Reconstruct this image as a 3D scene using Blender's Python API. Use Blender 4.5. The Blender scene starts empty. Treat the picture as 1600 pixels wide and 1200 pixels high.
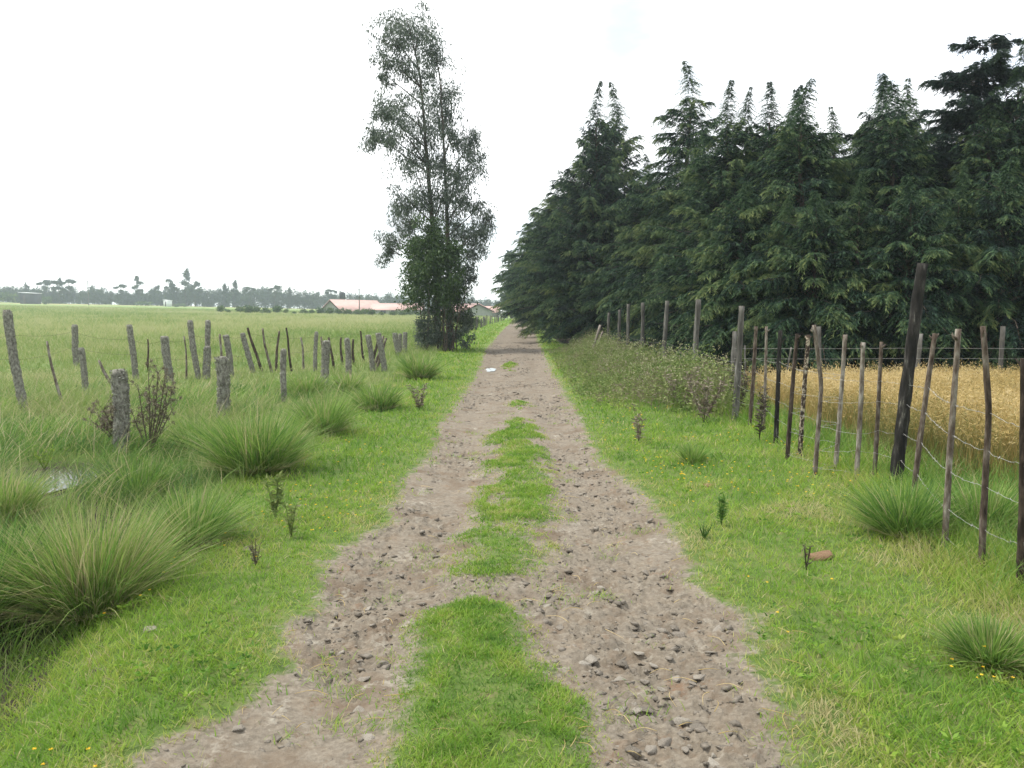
import bpy, math, random
import numpy as np
from mathutils import Vector

# ------------------------------------------------------------------ camera, sky, sun, exposure
scene = bpy.context.scene
CAMH, FPX, PITCH = 1.6, 1256.0, math.atan(110.0 / 1256.0)
cam_d = bpy.data.cameras.new('camera')
cam_d.sensor_width = 36.0
cam_d.lens = 36.0 * FPX / 1600.0
cam_d.clip_start = 0.05
cam_d.clip_end = 6000.0
cam = bpy.data.objects.new('camera', cam_d)
cam.location = (0, 0, CAMH)
cam.rotation_euler = (math.radians(90) - PITCH, 0, 0)
scene.collection.objects.link(cam)
scene.camera = cam

SUN_EL, SUN_AZ = math.radians(60), math.radians(-75)
world = bpy.data.worlds.new('World')
scene.world = world
world.use_nodes = True
wn, wl = world.node_tree.nodes, world.node_tree.links
wn.clear()
w_out = wn.new('ShaderNodeOutputWorld')
w_bg = wn.new('ShaderNodeBackground'); w_bg.inputs['Strength'].default_value = 0.1
w_sky = wn.new('ShaderNodeTexSky'); w_sky.sky_type = 'NISHITA'; w_sky.sun_disc = False
w_sky.sun_elevation = SUN_EL; w_sky.sun_rotation = SUN_AZ
w_tc = wn.new('ShaderNodeTexCoord')
w_map = wn.new('ShaderNodeMapping'); w_map.inputs['Scale'].default_value = (1.2, 1.2, 3.0)
w_noise = wn.new('ShaderNodeTexNoise'); w_noise.inputs['Scale'].default_value = 1.7
w_noise.inputs['Detail'].default_value = 5; w_noise.inputs['Roughness'].default_value = 0.55
w_fac = wn.new('ShaderNodeMapRange')
w_fac.inputs['From Min'].default_value = 0.28; w_fac.inputs['From Max'].default_value = 0.5
w_fac.inputs['To Min'].default_value = 0.25; w_fac.inputs['To Max'].default_value = 1.0
w_mix = wn.new('ShaderNodeMix'); w_mix.data_type = 'RGBA'
w_n2 = wn.new('ShaderNodeTexNoise'); w_n2.inputs['Scale'].default_value = 2.6; w_n2.inputs['Detail'].default_value = 6
w_r2 = wn.new('ShaderNodeValToRGB'); w_e = w_r2.color_ramp.elements
w_e[0].position = 0.30; w_e[0].color = (3.3, 3.5, 3.65, 1); w_e[1].position = 0.56; w_e[1].color = (6.7, 6.8, 6.9, 1)
wl.new(w_map.outputs['Vector'], w_n2.inputs['Vector']); wl.new(w_n2.outputs['Fac'], w_r2.inputs['Fac'])
wl.new(w_r2.outputs['Color'], w_mix.inputs['B'])
wl.new(w_tc.outputs['Generated'], w_map.inputs['Vector'])
wl.new(w_map.outputs['Vector'], w_noise.inputs['Vector'])
wl.new(w_noise.outputs['Fac'], w_fac.inputs['Value'])
wl.new(w_fac.outputs['Result'], w_mix.inputs['Factor'])
wl.new(w_sky.outputs['Color'], w_mix.inputs['A'])
wl.new(w_mix.outputs['Result'], w_bg.inputs['Color'])
wl.new(w_bg.outputs['Background'], w_out.inputs['Surface'])

sun_d = bpy.data.lights.new('sun', 'SUN')
sun_d.energy = 1.5; sun_d.angle = math.radians(10); sun_d.color = (1.0, 0.95, 0.87)
sun = bpy.data.objects.new('sun', sun_d)
sd = Vector((math.sin(SUN_AZ) * math.cos(SUN_EL), math.cos(SUN_AZ) * math.cos(SUN_EL), math.sin(SUN_EL)))
sun.rotation_euler = (-sd).to_track_quat('-Z', 'Y').to_euler()
scene.collection.objects.link(sun)

scene.view_settings.view_transform = 'Standard'
scene.view_settings.look = 'None'
scene.view_settings.gamma = 1
scene.view_settings.exposure = 1.52
scene.render.engine = 'CYCLES'
cy = scene.cycles
cy.use_denoising = True
cy.use_adaptive_sampling = True
cy.adaptive_threshold = 0.01
cy.max_bounces = 6; cy.diffuse_bounces = 3; cy.glossy_bounces = 2
cy.transmission_bounces = 4; cy.transparent_max_bounces = 8; cy.volume_bounces = 1
cy.caustics_reflective = False; cy.caustics_refractive = False

R = np.random.default_rng(20)
random.seed(20)

# ------------------------------------------------------------------ helpers
def _hash(ix, iy, seed):
    h = (ix.astype(np.int64) * 374761393 + iy.astype(np.int64) * 668265263 + seed * 1442695041) & 0xFFFFFFFF
    h = ((h ^ (h >> 13)) * 1274126177) & 0xFFFFFFFF
    return ((h ^ (h >> 16)) & 0xFFFF) / 65535.0

def vnoise(x, y, seed=0):
    x = np.asarray(x, float); y = np.asarray(y, float)
    ix, iy = np.floor(x), np.floor(y)
    fx, fy = x - ix, y - iy
    fx = fx * fx * (3 - 2 * fx); fy = fy * fy * (3 - 2 * fy)
    a, b = _hash(ix, iy, seed), _hash(ix + 1, iy, seed)
    c, d = _hash(ix, iy + 1, seed), _hash(ix + 1, iy + 1, seed)
    return (a + (b - a) * fx) * (1 - fy) + (c + (d - c) * fx) * fy

def fbm(x, y, seed=0, octs=4):
    s, a, t = 0, 1.0, 0
    for k in range(octs):
        s = s + a * vnoise(np.asarray(x) * 2 ** k, np.asarray(y) * 2 ** k, seed + k * 17); t += a; a *= 0.5
    return s / t

def sstep(a, b, x):
    t = np.clip((np.asarray(x, float) - a) / (b - a), 0, 1)
    return t * t * (3 - 2 * t)

def ray(px, py):
    u, v = (px - 800.0) / FPX, (600.0 - py) / FPX
    c, s = math.cos(PITCH), math.sin(PITCH)
    return u, c + v * s, -s + v * c            # world x, y, z

def G0(px, py, z=0.0):
    x, y, zz = ray(px, py)
    t = (z - CAMH) / zz
    return x * t, y * t

def at(px, py, Y):
    x, y, z = ray(px, py)
    t = Y / y
    return np.array((x * t, Y, CAMH + z * t))

def curve_of(pts):
    g = sorted([(G0(x, y)[1], G0(x, y)[0]) for x, y in pts])
    d = np.array([a for a, b in g]); x = np.array([b for a, b in g])
    return lambda Y: np.interp(Y, d, x)

# the track's edges as (pixel) readings turned into metres on the ground
_L = [(235, 1200), (300, 1150), (405, 1097), (465, 1030), (473, 972), (517, 945), (504, 885), (541, 854), (620, 817),
      (633, 754), (672, 722), (683, 700), (700, 655), (725, 620), (740, 598), (752, 575), (756, 560), (762, 545), (775, 530), (790, 515), (802, 507), (803, 503)]
_R = [(1250, 1200), (1196, 1110), (1143, 1025), (1153, 955), (1083, 918), (1062, 867), (1029, 808), (983, 762), (940, 721),
      (918, 695), (900, 650), (880, 618), (868, 595), (857, 575), (850, 558), (845, 545), (838, 530), (834, 515), (832, 507), (822, 503)]
roadL, roadR = curve_of(_L), curve_of(_R)
# centre strip of grass: (y, left, right) readings
_C = [(1200, 575, 950), (1150, 592, 948), (1100, 606, 925), (1050, 618, 880), (1000, 636, 830), (965, 648, 818), (945, 665, 812), (936, 705, 790),
      (932, 745, 746), (902, 760, 761), (896, 700, 830), (860, 697, 882), (830, 708, 882), (800, 733, 872), (760, 738, 872), (720, 745, 866),
      (690, 754, 860), (670, 772, 850), (657, 788, 832), (650, 808, 809), (641, 808, 809), (637, 795, 822), (628, 793, 824), (624, 808, 809),
      (580, 797, 798), (576, 785, 806), (568, 785, 808), (564, 797, 798)]
_g = sorted([(G0(800, y)[1], G0(a, y)[0], G0(b, y)[0]) for y, a, b in _C])
_cd, _ca, _cb = (np.array([r[k] for r in _g]) for k in range(3))
fenceX = lambda Y: np.interp(Y, [1.5, 3, 4.7, 5.5, 6.9, 7.6, 10, 13.4, 16, 24, 40], [2.7, 2.8, 2.95, 3.05, 3.4, 3.58, 3.7, 3.8, 3.85, 3.6, 3.4])

def terr(X, Y):
    X = np.asarray(X, float); Y = np.asarray(Y, float)
    a = X / np.maximum(Y, 5.0)
    rise = 1.7 + np.clip(-a, -0.1, 1.2) * 8.0
    z = rise * np.clip((Y - 45) / 335.0, 0, 1.15)
    z = z + 0.05 * (fbm(X * 0.35, Y * 0.35, 3, 3) - 0.5)
    ditch = -0.24 * np.exp(-((X + 2.6 + 0.25 * (Y - 4)) / 0.5) ** 2) * (1 - sstep(9, 14, Y))
    marsh = -0.16 * np.exp(-(((X + 4.75) / 0.9) ** 2 + ((Y - 8.1) / 1.3) ** 2))
    z = z + ditch + marsh
    L, Rr = roadL(Y), roadR(Y)
    inr = sstep(-0.15, 0.15, X - L) * sstep(-0.15, 0.15, Rr - X)
    c = (L + Rr) / 2; hw = np.maximum((Rr - L) / 2, 0.3)
    rut = -0.03 * np.exp(-((np.abs(X - c) / hw - 0.62) / 0.25) ** 2)
    return z + inr * (rut - 0.012)

def G(px, py):
    z = 0.0
    for _ in range(8):
        x, y = G0(px, py, z)
        z = float(terr(x, y))
    return x, y, z

class MB:
    """collects geometry; build() links it as ONE mesh object"""
    def __init__(s):
        s.V, s.F, s.T, s.n = [], [], [], 0
    def add(s, V, faces, tint=0.5):
        V = np.asarray(V, float).reshape(-1, 3)
        if len(V) == 0: return
        s.V.append(V)
        for f in faces:
            f = np.asarray(f, np.int64)
            if f.size: s.F.append(f + s.n)
        t = np.asarray(tint, float)
        s.T.append(np.full(len(V), float(t)) if t.ndim == 0 else t.reshape(-1))
        s.n += len(V)
    def build(s, name, mat, parent=None, smooth=False, loc=None):
        me = bpy.data.meshes.new(name)
        V = np.concatenate(s.V) if s.V else np.zeros((0, 3))
        if loc is not None: V = V - np.asarray(loc, float)
        me.vertices.add(len(V)); me.vertices.foreach_set('co', V.astype(np.float32).ravel())
        tot = np.concatenate([np.full(len(f), f.shape[1], np.int32) for f in s.F])
        idx = np.concatenate([f.ravel() for f in s.F]).astype(np.int32)
        me.loops.add(len(idx)); me.loops.foreach_set('vertex_index', idx)
        me.polygons.add(len(tot))
        me.polygons.foreach_set('loop_start', (np.cumsum(tot) - tot).astype(np.int32))
        me.polygons.foreach_set('loop_total', tot)
        if smooth: me.polygons.foreach_set('use_smooth', np.ones(len(tot), bool))
        at_ = me.attributes.new('tint', 'FLOAT', 'POINT')
        at_.data.foreach_set('value', np.concatenate(s.T).astype(np.float32))
        me.update(calc_edges=True)
        me.materials.append(mat)
        o = bpy.data.objects.new(name, me)
        scene.collection.objects.link(o)
        if loc is not None and parent is None: o.location = loc
        if parent is not None: o.parent = parent
        return o

def tag(o, label=None, cat=None, group=None, kind=None):
    if label: o['label'] = label
    if cat: o['category'] = cat
    if group: o['group'] = group
    if kind: o['kind'] = kind
    return o

def empty(name, loc=(0, 0, 0), **k):
    o = bpy.data.objects.new(name, None); scene.collection.objects.link(o)
    o.empty_display_size = 0.1
    o.location = loc
    return tag(o, **k)

def copy_tree(o, loc, rz=0.0, sc=(1, 1, 1), **k):
    c = o.copy(); scene.collection.objects.link(c)
    c.location = loc; c.rotation_euler = (0, 0, rz); c.scale = sc
    tag(c, **k)
    for ch in list(o.children):
        d = ch.copy(); scene.collection.objects.link(d); d.parent = c
    return c

def unit(v):
    v = np.asarray(v, float)
    return v / np.maximum(np.linalg.norm(v, axis=-1, keepdims=True), 1e-9)

def tube(mb, P, rad, n=6, tint=0.5, cap=True, rough=0.0, rng=None):
    P = np.asarray(P, float); m = len(P)
    rad = np.broadcast_to(np.asarray(rad, float), (m,))
    T = unit(np.gradient(P, axis=0))
    ref = np.array((0.31, 0.95, 0.02)) if abs(T[:, 1]).mean() < 0.8 else np.array((1.0, 0.1, 0.05))
    A = unit(np.cross(T, ref)); B = np.cross(T, A)
    th = np.linspace(0, 2 * np.pi, n, endpoint=False)
    ring = A[:, None] * np.cos(th)[None, :, None] + B[:, None] * np.sin(th)[None, :, None]
    rr = rad[:, None] * np.ones((1, n))
    if rough:
        rr = rr * (1 + rough * (rng or R).normal(size=(m, n)))
    V = P[:, None] + ring * rr[..., None]
    i = np.arange(m - 1)[:, None] * n; j = np.arange(n)[None, :]; k = (j + 1) % n
    Q = np.stack([i + j, i + k, i + n + k, i + n + j], -1).reshape(-1, 4)
    faces = [Q]
    if cap:
        faces.append(np.arange(n)[None, ::-1]); faces.append((np.arange(n) + (m - 1) * n)[None, :])
    mb.add(V.reshape(-1, 3), faces, tint)

def path(pts, n):
    """smooth resample of a polyline"""
    pts = np.asarray(pts, float)
    d = np.r_[0, np.cumsum(np.linalg.norm(np.diff(pts, axis=0), axis=1))]
    t = np.linspace(0, d[-1], n)
    out = np.stack([np.interp(t, d, pts[:, k]) for k in range(3)], 1)
    for _ in range(2):
        out[1:-1] = (out[:-2] + 2 * out[1:-1] + out[2:]) / 4
    return out

def box(mb, c, s, rz=0.0, tint=0.5):
    x, y, z = np.array(s) / 2
    V = np.array([[-x, -y, -z], [x, -y, -z], [x, y, -z], [-x, y, -z], [-x, -y, z], [x, -y, z], [x, y, z], [-x, y, z]])
    cr, sr = math.cos(rz), math.sin(rz)
    V = V @ np.array([[cr, sr, 0], [-sr, cr, 0], [0, 0, 1]])
    mb.add(V + np.array(c), [np.array([[0, 3, 2, 1], [4, 5, 6, 7], [0, 1, 5, 4], [1, 2, 6, 5], [2, 3, 7, 6], [3, 0, 4, 7]])], tint)

def blades(mb, P, H, W, az, lean, bend, tint, rng=R, segs=2):
    """grass blades: root P, length H, width W, bending towards azimuth az"""
    n = len(P)
    if n == 0: return
    H = np.broadcast_to(H, (n,)); W = np.broadcast_to(W, (n,)); lean = np.broadcast_to(lean, (n,)); bend = np.broadcast_to(bend, (n,))
    tint = np.broadcast_to(tint, (n,))
    D = np.stack([np.cos(az), np.sin(az), np.zeros(n)], 1)
    f = rng.uniform(0, np.pi, n)
    S = np.stack([np.cos(f), np.sin(f), np.zeros(n)], 1)
    ts = np.linspace(0, 1, segs + 1)
    rows = []
    for t in ts[:-1]:
        c = P + D * (H * (lean * t + bend * t * t))[:, None]
        c[:, 2] += H * (t * np.sqrt(np.clip(1 - lean ** 2, 0.05, 1)) - 0.45 * bend * t * t)
        w = (W * (1 - 0.45 * t) * 0.5)[:, None]
        rows += [c - S * w, c + S * w]
    c = P + D * (H * (lean + bend))[:, None]
    c[:, 2] += H * (np.sqrt(np.clip(1 - lean ** 2, 0.05, 1)) - 0.45 * bend)
    rows.append(c)
    k = len(rows)
    V = np.stack(rows, 1).reshape(-1, 3)
    b = (np.arange(n) * k)[:, None]
    fs = []
    for s in range(segs - 1):
        fs.append(b + np.array([[2 * s, 2 * s + 1, 2 * s + 3, 2 * s + 2]]))
    fs.append(b + np.array([[k - 3, k - 2, k - 1]]))
    mb.add(V, fs, np.repeat(tint, k))

def cards(mb, P, D, L, W, tint, rng=R):
    """leaf-sized diamonds from P along D"""
    n = len(P)
    if n == 0: return
    L = np.broadcast_to(L, (n,))[:, None]; W = np.broadcast_to(W, (n,))[:, None]
    D = unit(D)
    S = unit(np.cross(D, unit(rng.normal(size=(n, 3)))))
    N = np.cross(D, S)
    V = np.stack([P, P + D * L * 0.45 + S * W / 2 + N * L * 0.04, P + D * L, P + D * L * 0.45 - S * W / 2 + N * L * 0.04], 1).reshape(-1, 3)
    mb.add(V, [(np.arange(n) * 4)[:, None] + np.arange(4)[None]], np.repeat(np.broadcast_to(tint, (n,)), 4))

def wedge(n, d0, d1, p, side=(-0.84, 0.84), pad=1.0, rng=R):
    """random ground points inside the view's wedge (with a margin), density falling as d^-p"""
    g = np.geomspace(d0, d1, 400)
    pdf = ((side[1] - side[0]) * g + 2 * pad) * g ** -p
    cdf = np.r_[0, np.cumsum((pdf[1:] + pdf[:-1]) / 2 * np.diff(g))]; cdf /= cdf[-1]
    d = np.interp(rng.uniform(size=n), cdf, g)
    u = rng.uniform(size=n)
    X = side[0] * d - pad + u * ((side[1] - side[0]) * d + 2 * pad)
    return X, d

# ------------------------------------------------------------------ materials
def new_mat(name):
    m = bpy.data.materials.new(name); m.use_nodes = True
    nt = m.node_tree; nt.nodes.clear()
    return m, nt.nodes, nt.links

def ramp(nd, stops):
    r = nd.new('ShaderNodeValToRGB')
    e = r.color_ramp.elements
    while len(e) < len(stops): e.new(0.5)
    for k, (p, c) in enumerate(stops):
        e[k].position = p; e[k].color = (*c, 1)
    return r

def leaf_mat(name, stops, trans=0.35, rough=0.6, spec=0.25, inst=0.0):
    m, nd, lk = new_mat(name)
    a = nd.new('ShaderNodeAttribute'); a.attribute_name = 'tint'
    src = a.outputs['Fac']
    if inst:
        oi = nd.new('ShaderNodeObjectInfo')
        ma = nd.new('ShaderNodeMath'); ma.operation = 'MULTIPLY_ADD'
        ma.inputs[1].default_value = inst; lk.new(oi.outputs['Random'], ma.inputs[0]); lk.new(src, ma.inputs[2])
        sb = nd.new('ShaderNodeMath'); sb.operation = 'SUBTRACT'; sb.inputs[1].default_value = inst / 2
        lk.new(ma.outputs[0], sb.inputs[0]); src = sb.outputs[0]
    r = ramp(nd, stops); lk.new(src, r.inputs['Fac'])
    p = nd.new('ShaderNodeBsdfPrincipled'); p.inputs['Roughness'].default_value = rough
    p.inputs['Specular IOR Level'].default_value = spec
    lk.new(r.outputs['Color'], p.inputs['Base Color'])
    t = nd.new('ShaderNodeBsdfTranslucent'); lk.new(r.outputs['Color'], t.inputs['Color'])
    mx = nd.new('ShaderNodeMixShader'); mx.inputs['Fac'].default_value = trans
    lk.new(p.outputs[0], mx.inputs[1]); lk.new(t.outputs[0], mx.inputs[2])
    o = nd.new('ShaderNodeOutputMaterial'); lk.new(mx.outputs[0], o.inputs['Surface'])
    return m

def rough_mat(name, stops, scale=8.0, rough=0.9, bump=0.3, dist=0.02, stretch=(1, 1, 1), spec=0.2, inst=0.0, detail=6, metallic=0.0):
    m, nd, lk = new_mat(name)
    tc = nd.new('ShaderNodeTexCoord'); mp = nd.new('ShaderNodeMapping'); mp.inputs['Scale'].default_value = stretch
    lk.new(tc.outputs['Object'], mp.inputs['Vector'])
    n = nd.new('ShaderNodeTexNoise'); n.inputs['Scale'].default_value = scale; n.inputs['Detail'].default_value = detail
    n.inputs['Roughness'].default_value = 0.65
    lk.new(mp.outputs['Vector'], n.inputs['Vector'])
    src = n.outputs['Fac']
    if inst:
        oi = nd.new('ShaderNodeObjectInfo')
        ma = nd.new('ShaderNodeMath'); ma.operation = 'MULTIPLY_ADD'
        ma.inputs[1].default_value = inst; lk.new(oi.outputs['Random'], ma.inputs[0]); lk.new(src, ma.inputs[2])
        sb = nd.new('ShaderNodeMath'); sb.operation = 'SUBTRACT'; sb.inputs[1].default_value = inst / 2
        lk.new(ma.outputs[0], sb.inputs[0]); src = sb.outputs[0]
    r = ramp(nd, stops); lk.new(src, r.inputs['Fac'])
    p = nd.new('ShaderNodeBsdfPrincipled'); p.inputs['Roughness'].default_value = rough
    p.inputs['Specular IOR Level'].default_value = spec; p.inputs['Metallic'].default_value = metallic
    lk.new(r.outputs['Color'], p.inputs['Base Color'])
    if bump:
        b = nd.new('ShaderNodeBump'); b.inputs['Strength'].default_value = bump; b.inputs['Distance'].default_value = dist
        lk.new(n.outputs['Fac'], b.inputs['Height']); lk.new(b.outputs[0], p.inputs['Normal'])
    o = nd.new('ShaderNodeOutputMaterial'); lk.new(p.outputs[0], o.inputs['Surface'])
    return m

M = {}
M['lawn'] = leaf_mat('lawn grass', [(0.0, (0.062, 0.15, 0.02)), (0.3, (0.14, 0.275, 0.033)), (0.6, (0.24, 0.375, 0.048)), (0.82, (0.34, 0.385, 0.085)), (1.0, (0.45, 0.40, 0.21))], 0.44)
M['tussock'] = leaf_mat('tussock grass', [(0.0, (0.05, 0.125, 0.03)), (0.4, (0.13, 0.25, 0.045)), (0.7, (0.25, 0.365, 0.08)), (0.86, (0.33, 0.34, 0.14)), (1.0, (0.46, 0.39, 0.24))], 0.4)
M['field'] = leaf_mat('field grass', [(0.0, (0.065, 0.135, 0.026)), (0.35, (0.13, 0.215, 0.045)), (0.65, (0.215, 0.285, 0.08)), (1.0, (0.40, 0.39, 0.20))], 0.42)
M['grain'] = leaf_mat('ripe grain', [(0.0, (0.10, 0.15, 0.04)), (0.25, (0.24, 0.21, 0.07)), (0.55, (0.45, 0.33, 0.12)), (0.8, (0.54, 0.42, 0.18)), (1.0, (0.64, 0.52, 0.28))], 0.35)
M['weed'] = leaf_mat('weeds', [(0.0, (0.06, 0.10, 0.022)), (0.4, (0.13, 0.19, 0.045)), (0.65, (0.25, 0.29, 0.10)), (0.74, (0.17, 0.145, 0.09)), (0.9, (0.24, 0.205, 0.14)), (1.0, (0.40, 0.42, 0.22))], 0.3)
M['dead'] = leaf_mat('dead stems', [(0.0, (0.055, 0.045, 0.032)), (0.5, (0.15, 0.122, 0.085)), (1.0, (0.31, 0.265, 0.20))], 0.1)
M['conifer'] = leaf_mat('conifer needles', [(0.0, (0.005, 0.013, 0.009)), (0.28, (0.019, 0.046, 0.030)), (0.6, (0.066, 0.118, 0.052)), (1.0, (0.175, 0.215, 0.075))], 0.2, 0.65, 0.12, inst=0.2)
M['cedar'] = leaf_mat('cedar needles', [(0.0, (0.007, 0.016, 0.013)), (0.5, (0.017, 0.036, 0.027)), (1.0, (0.05, 0.082, 0.048))], 0.2, 0.65, 0.12)
M['euc'] = leaf_mat('eucalyptus leaves', [(0.0, (0.035, 0.056, 0.04)), (0.5, (0.085, 0.115, 0.08)), (1.0, (0.21, 0.24, 0.185))], 0.42, 0.5, 0.4)
M['sapling'] = leaf_mat('sapling leaves', [(0.0, (0.022, 0.048, 0.014)), (0.5, (0.05, 0.095, 0.026)), (1.0, (0.105, 0.155, 0.05))], 0.3, 0.5, 0.3)
M['far'] = leaf_mat('far foliage', [(0.0, (0.016, 0.036, 0.022)), (0.5, (0.03, 0.056, 0.03)), (1.0, (0.065, 0.092, 0.045))], 0.25, 0.7, 0.1, inst=0.5)
M['young'] = leaf_mat('young bush foliage', [(0.0, (0.04, 0.08, 0.03)), (0.5, (0.075, 0.13, 0.045)), (1.0, (0.14, 0.19, 0.07))], 0.3, 0.7, 0.1, inst=0.6)
M['flower'] = leaf_mat('yellow petals', [(0.0, (0.75, 0.42, 0.02)), (1.0, (0.85, 0.62, 0.05))], 0.3)
M['bark'] = rough_mat('bark', [(0.3, (0.045, 0.034, 0.026)), (0.6, (0.10, 0.08, 0.062)), (0.8, (0.16, 0.14, 0.12))], 6, stretch=(1, 1, 0.25), bump=0.6, dist=0.03)
M['pale bark'] = rough_mat('pale bark', [(0.3, (0.10, 0.085, 0.07)), (0.55, (0.22, 0.19, 0.16)), (0.8, (0.36, 0.33, 0.29))], 3, stretch=(1, 1, 0.3), bump=0.3)
M['stake'] = rough_mat('stake bark', [(0.3, (0.022, 0.016, 0.012)), (0.47, (0.075, 0.055, 0.042)), (0.6, (0.15, 0.125, 0.10)), (0.75, (0.30, 0.275, 0.235))], 26, stretch=(1, 1, 0.3), bump=0.6, dist=0.01, inst=0.3)
M['dark post'] = rough_mat('dark treated post', [(0.35, (0.008, 0.0075, 0.007)), (0.52, (0.022, 0.02, 0.018)), (0.62, (0.055, 0.052, 0.046)), (0.70, (0.22, 0.21, 0.18))], 22, stretch=(1, 1, 0.22), bump=0.7, dist=0.01)
M['grey post'] = rough_mat('grey weathered post', [(0.3, (0.04, 0.038, 0.033)), (0.52, (0.105, 0.10, 0.088)), (0.72, (0.23, 0.222, 0.20))], 14, stretch=(1, 1, 0.2), bump=0.7, dist=0.01)
M['mottled'] = rough_mat('mottled stake bark', [(0.4, (0.03, 0.022, 0.018)), (0.52, (0.07, 0.05, 0.035)), (0.56, (0.36, 0.31, 0.23)), (0.8, (0.42, 0.37, 0.28))], 30, stretch=(1, 1, 0.6), bump=0.3, dist=0.005)
M['lichen post'] = rough_mat('lichen covered post', [(0.32, (0.08, 0.075, 0.062)), (0.47, (0.16, 0.153, 0.128)), (0.58, (0.25, 0.245, 0.205)), (0.75, (0.36, 0.36, 0.30))], 30, bump=0.9, dist=0.02, stretch=(1, 1, 0.6))
M['lichen'] = leaf_mat('lichen', [(0.0, (0.14, 0.138, 0.11)), (0.5, (0.25, 0.25, 0.20)), (1.0, (0.38, 0.39, 0.32))], 0.1, 0.9, 0.05)
M['wire'] = rough_mat('galvanised wire', [(0.3, (0.26, 0.25, 0.235)), (0.7, (0.45, 0.44, 0.42))], 20, rough=0.5, bump=0, metallic=0.3, spec=0.5)
M['stone'] = rough_mat('stone', [(0.3, (0.13, 0.113, 0.09)), (0.5, (0.22, 0.193, 0.158)), (0.72, (0.34, 0.31, 0.26))], 14, bump=0.6, dist=0.02, inst=0.35)
M['clod'] = rough_mat('brown earth clod', [(0.3, (0.17, 0.10, 0.055)), (0.6, (0.31, 0.20, 0.12)), (0.8, (0.40, 0.28, 0.18))], 18, bump=0.8, dist=0.03)
M['roof'] = rough_mat('pink roof sheet', [(0.3, (0.46, 0.29, 0.25)), (0.7, (0.56, 0.38, 0.34))], 1.5, rough=0.5, bump=0.1)
M['white roof'] = rough_mat('pale roof sheet', [(0.3, (0.6, 0.62, 0.64)), (0.7, (0.75, 0.76, 0.77))], 1.5, rough=0.5, bump=0.1)
M['wall'] = rough_mat('grey plaster', [(0.3, (0.24, 0.26, 0.22)), (0.7, (0.32, 0.33, 0.29))], 1.5, bump=0.1)
M['dark wall'] = rough_mat('dark boards', [(0.3, (0.035, 0.038, 0.045)), (0.7, (0.06, 0.062, 0.07))], 2, bump=0.1, stretch=(1, 1, 0.1))
M['fascia'] = rough_mat('brown fascia', [(0.3, (0.07, 0.05, 0.045)), (0.7, (0.10, 0.075, 0.065))], 3, bump=0.1)
M['glass'] = rough_mat('window glass', [(0.3, (0.03, 0.035, 0.04)), (0.7, (0.05, 0.055, 0.06))], 1, rough=0.1, bump=0, spec=0.5)

def water_mat():
    m, nd, lk = new_mat('water')
    p = nd.new('ShaderNodeBsdfPrincipled'); p.inputs['Base Color'].default_value = (0.06, 0.055, 0.045, 1)
    p.inputs['Roughness'].default_value = 0.03; p.inputs['IOR'].default_value = 1.33; p.inputs['Specular IOR Level'].default_value = 0.8
    n = nd.new('ShaderNodeTexNoise'); n.inputs['Scale'].default_value = 9
    b = nd.new('ShaderNodeBump'); b.inputs['Strength'].default_value = 0.06; b.inputs['Distance'].default_value = 0.02
    lk.new(n.outputs['Fac'], b.inputs['Height']); lk.new(b.outputs[0], p.inputs['Normal'])
    o = nd.new('ShaderNodeOutputMaterial'); lk.new(p.outputs[0], o.inputs['Surface'])
    return m
M['water'] = water_mat()

def mixrgb(nd, lk, fac, a, b):
    x = nd.new('ShaderNodeMix'); x.data_type = 'RGBA'
    for sock, v in (('Factor', fac), ('A', a), ('B', b)):
        if isinstance(v, bpy.types.NodeSocket): lk.new(v, x.inputs[sock])
        elif sock == 'Factor': x.inputs[sock].default_value = v
        else: x.inputs[sock].default_value = (*v, 1)
    return x.outputs['Result']

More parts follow.
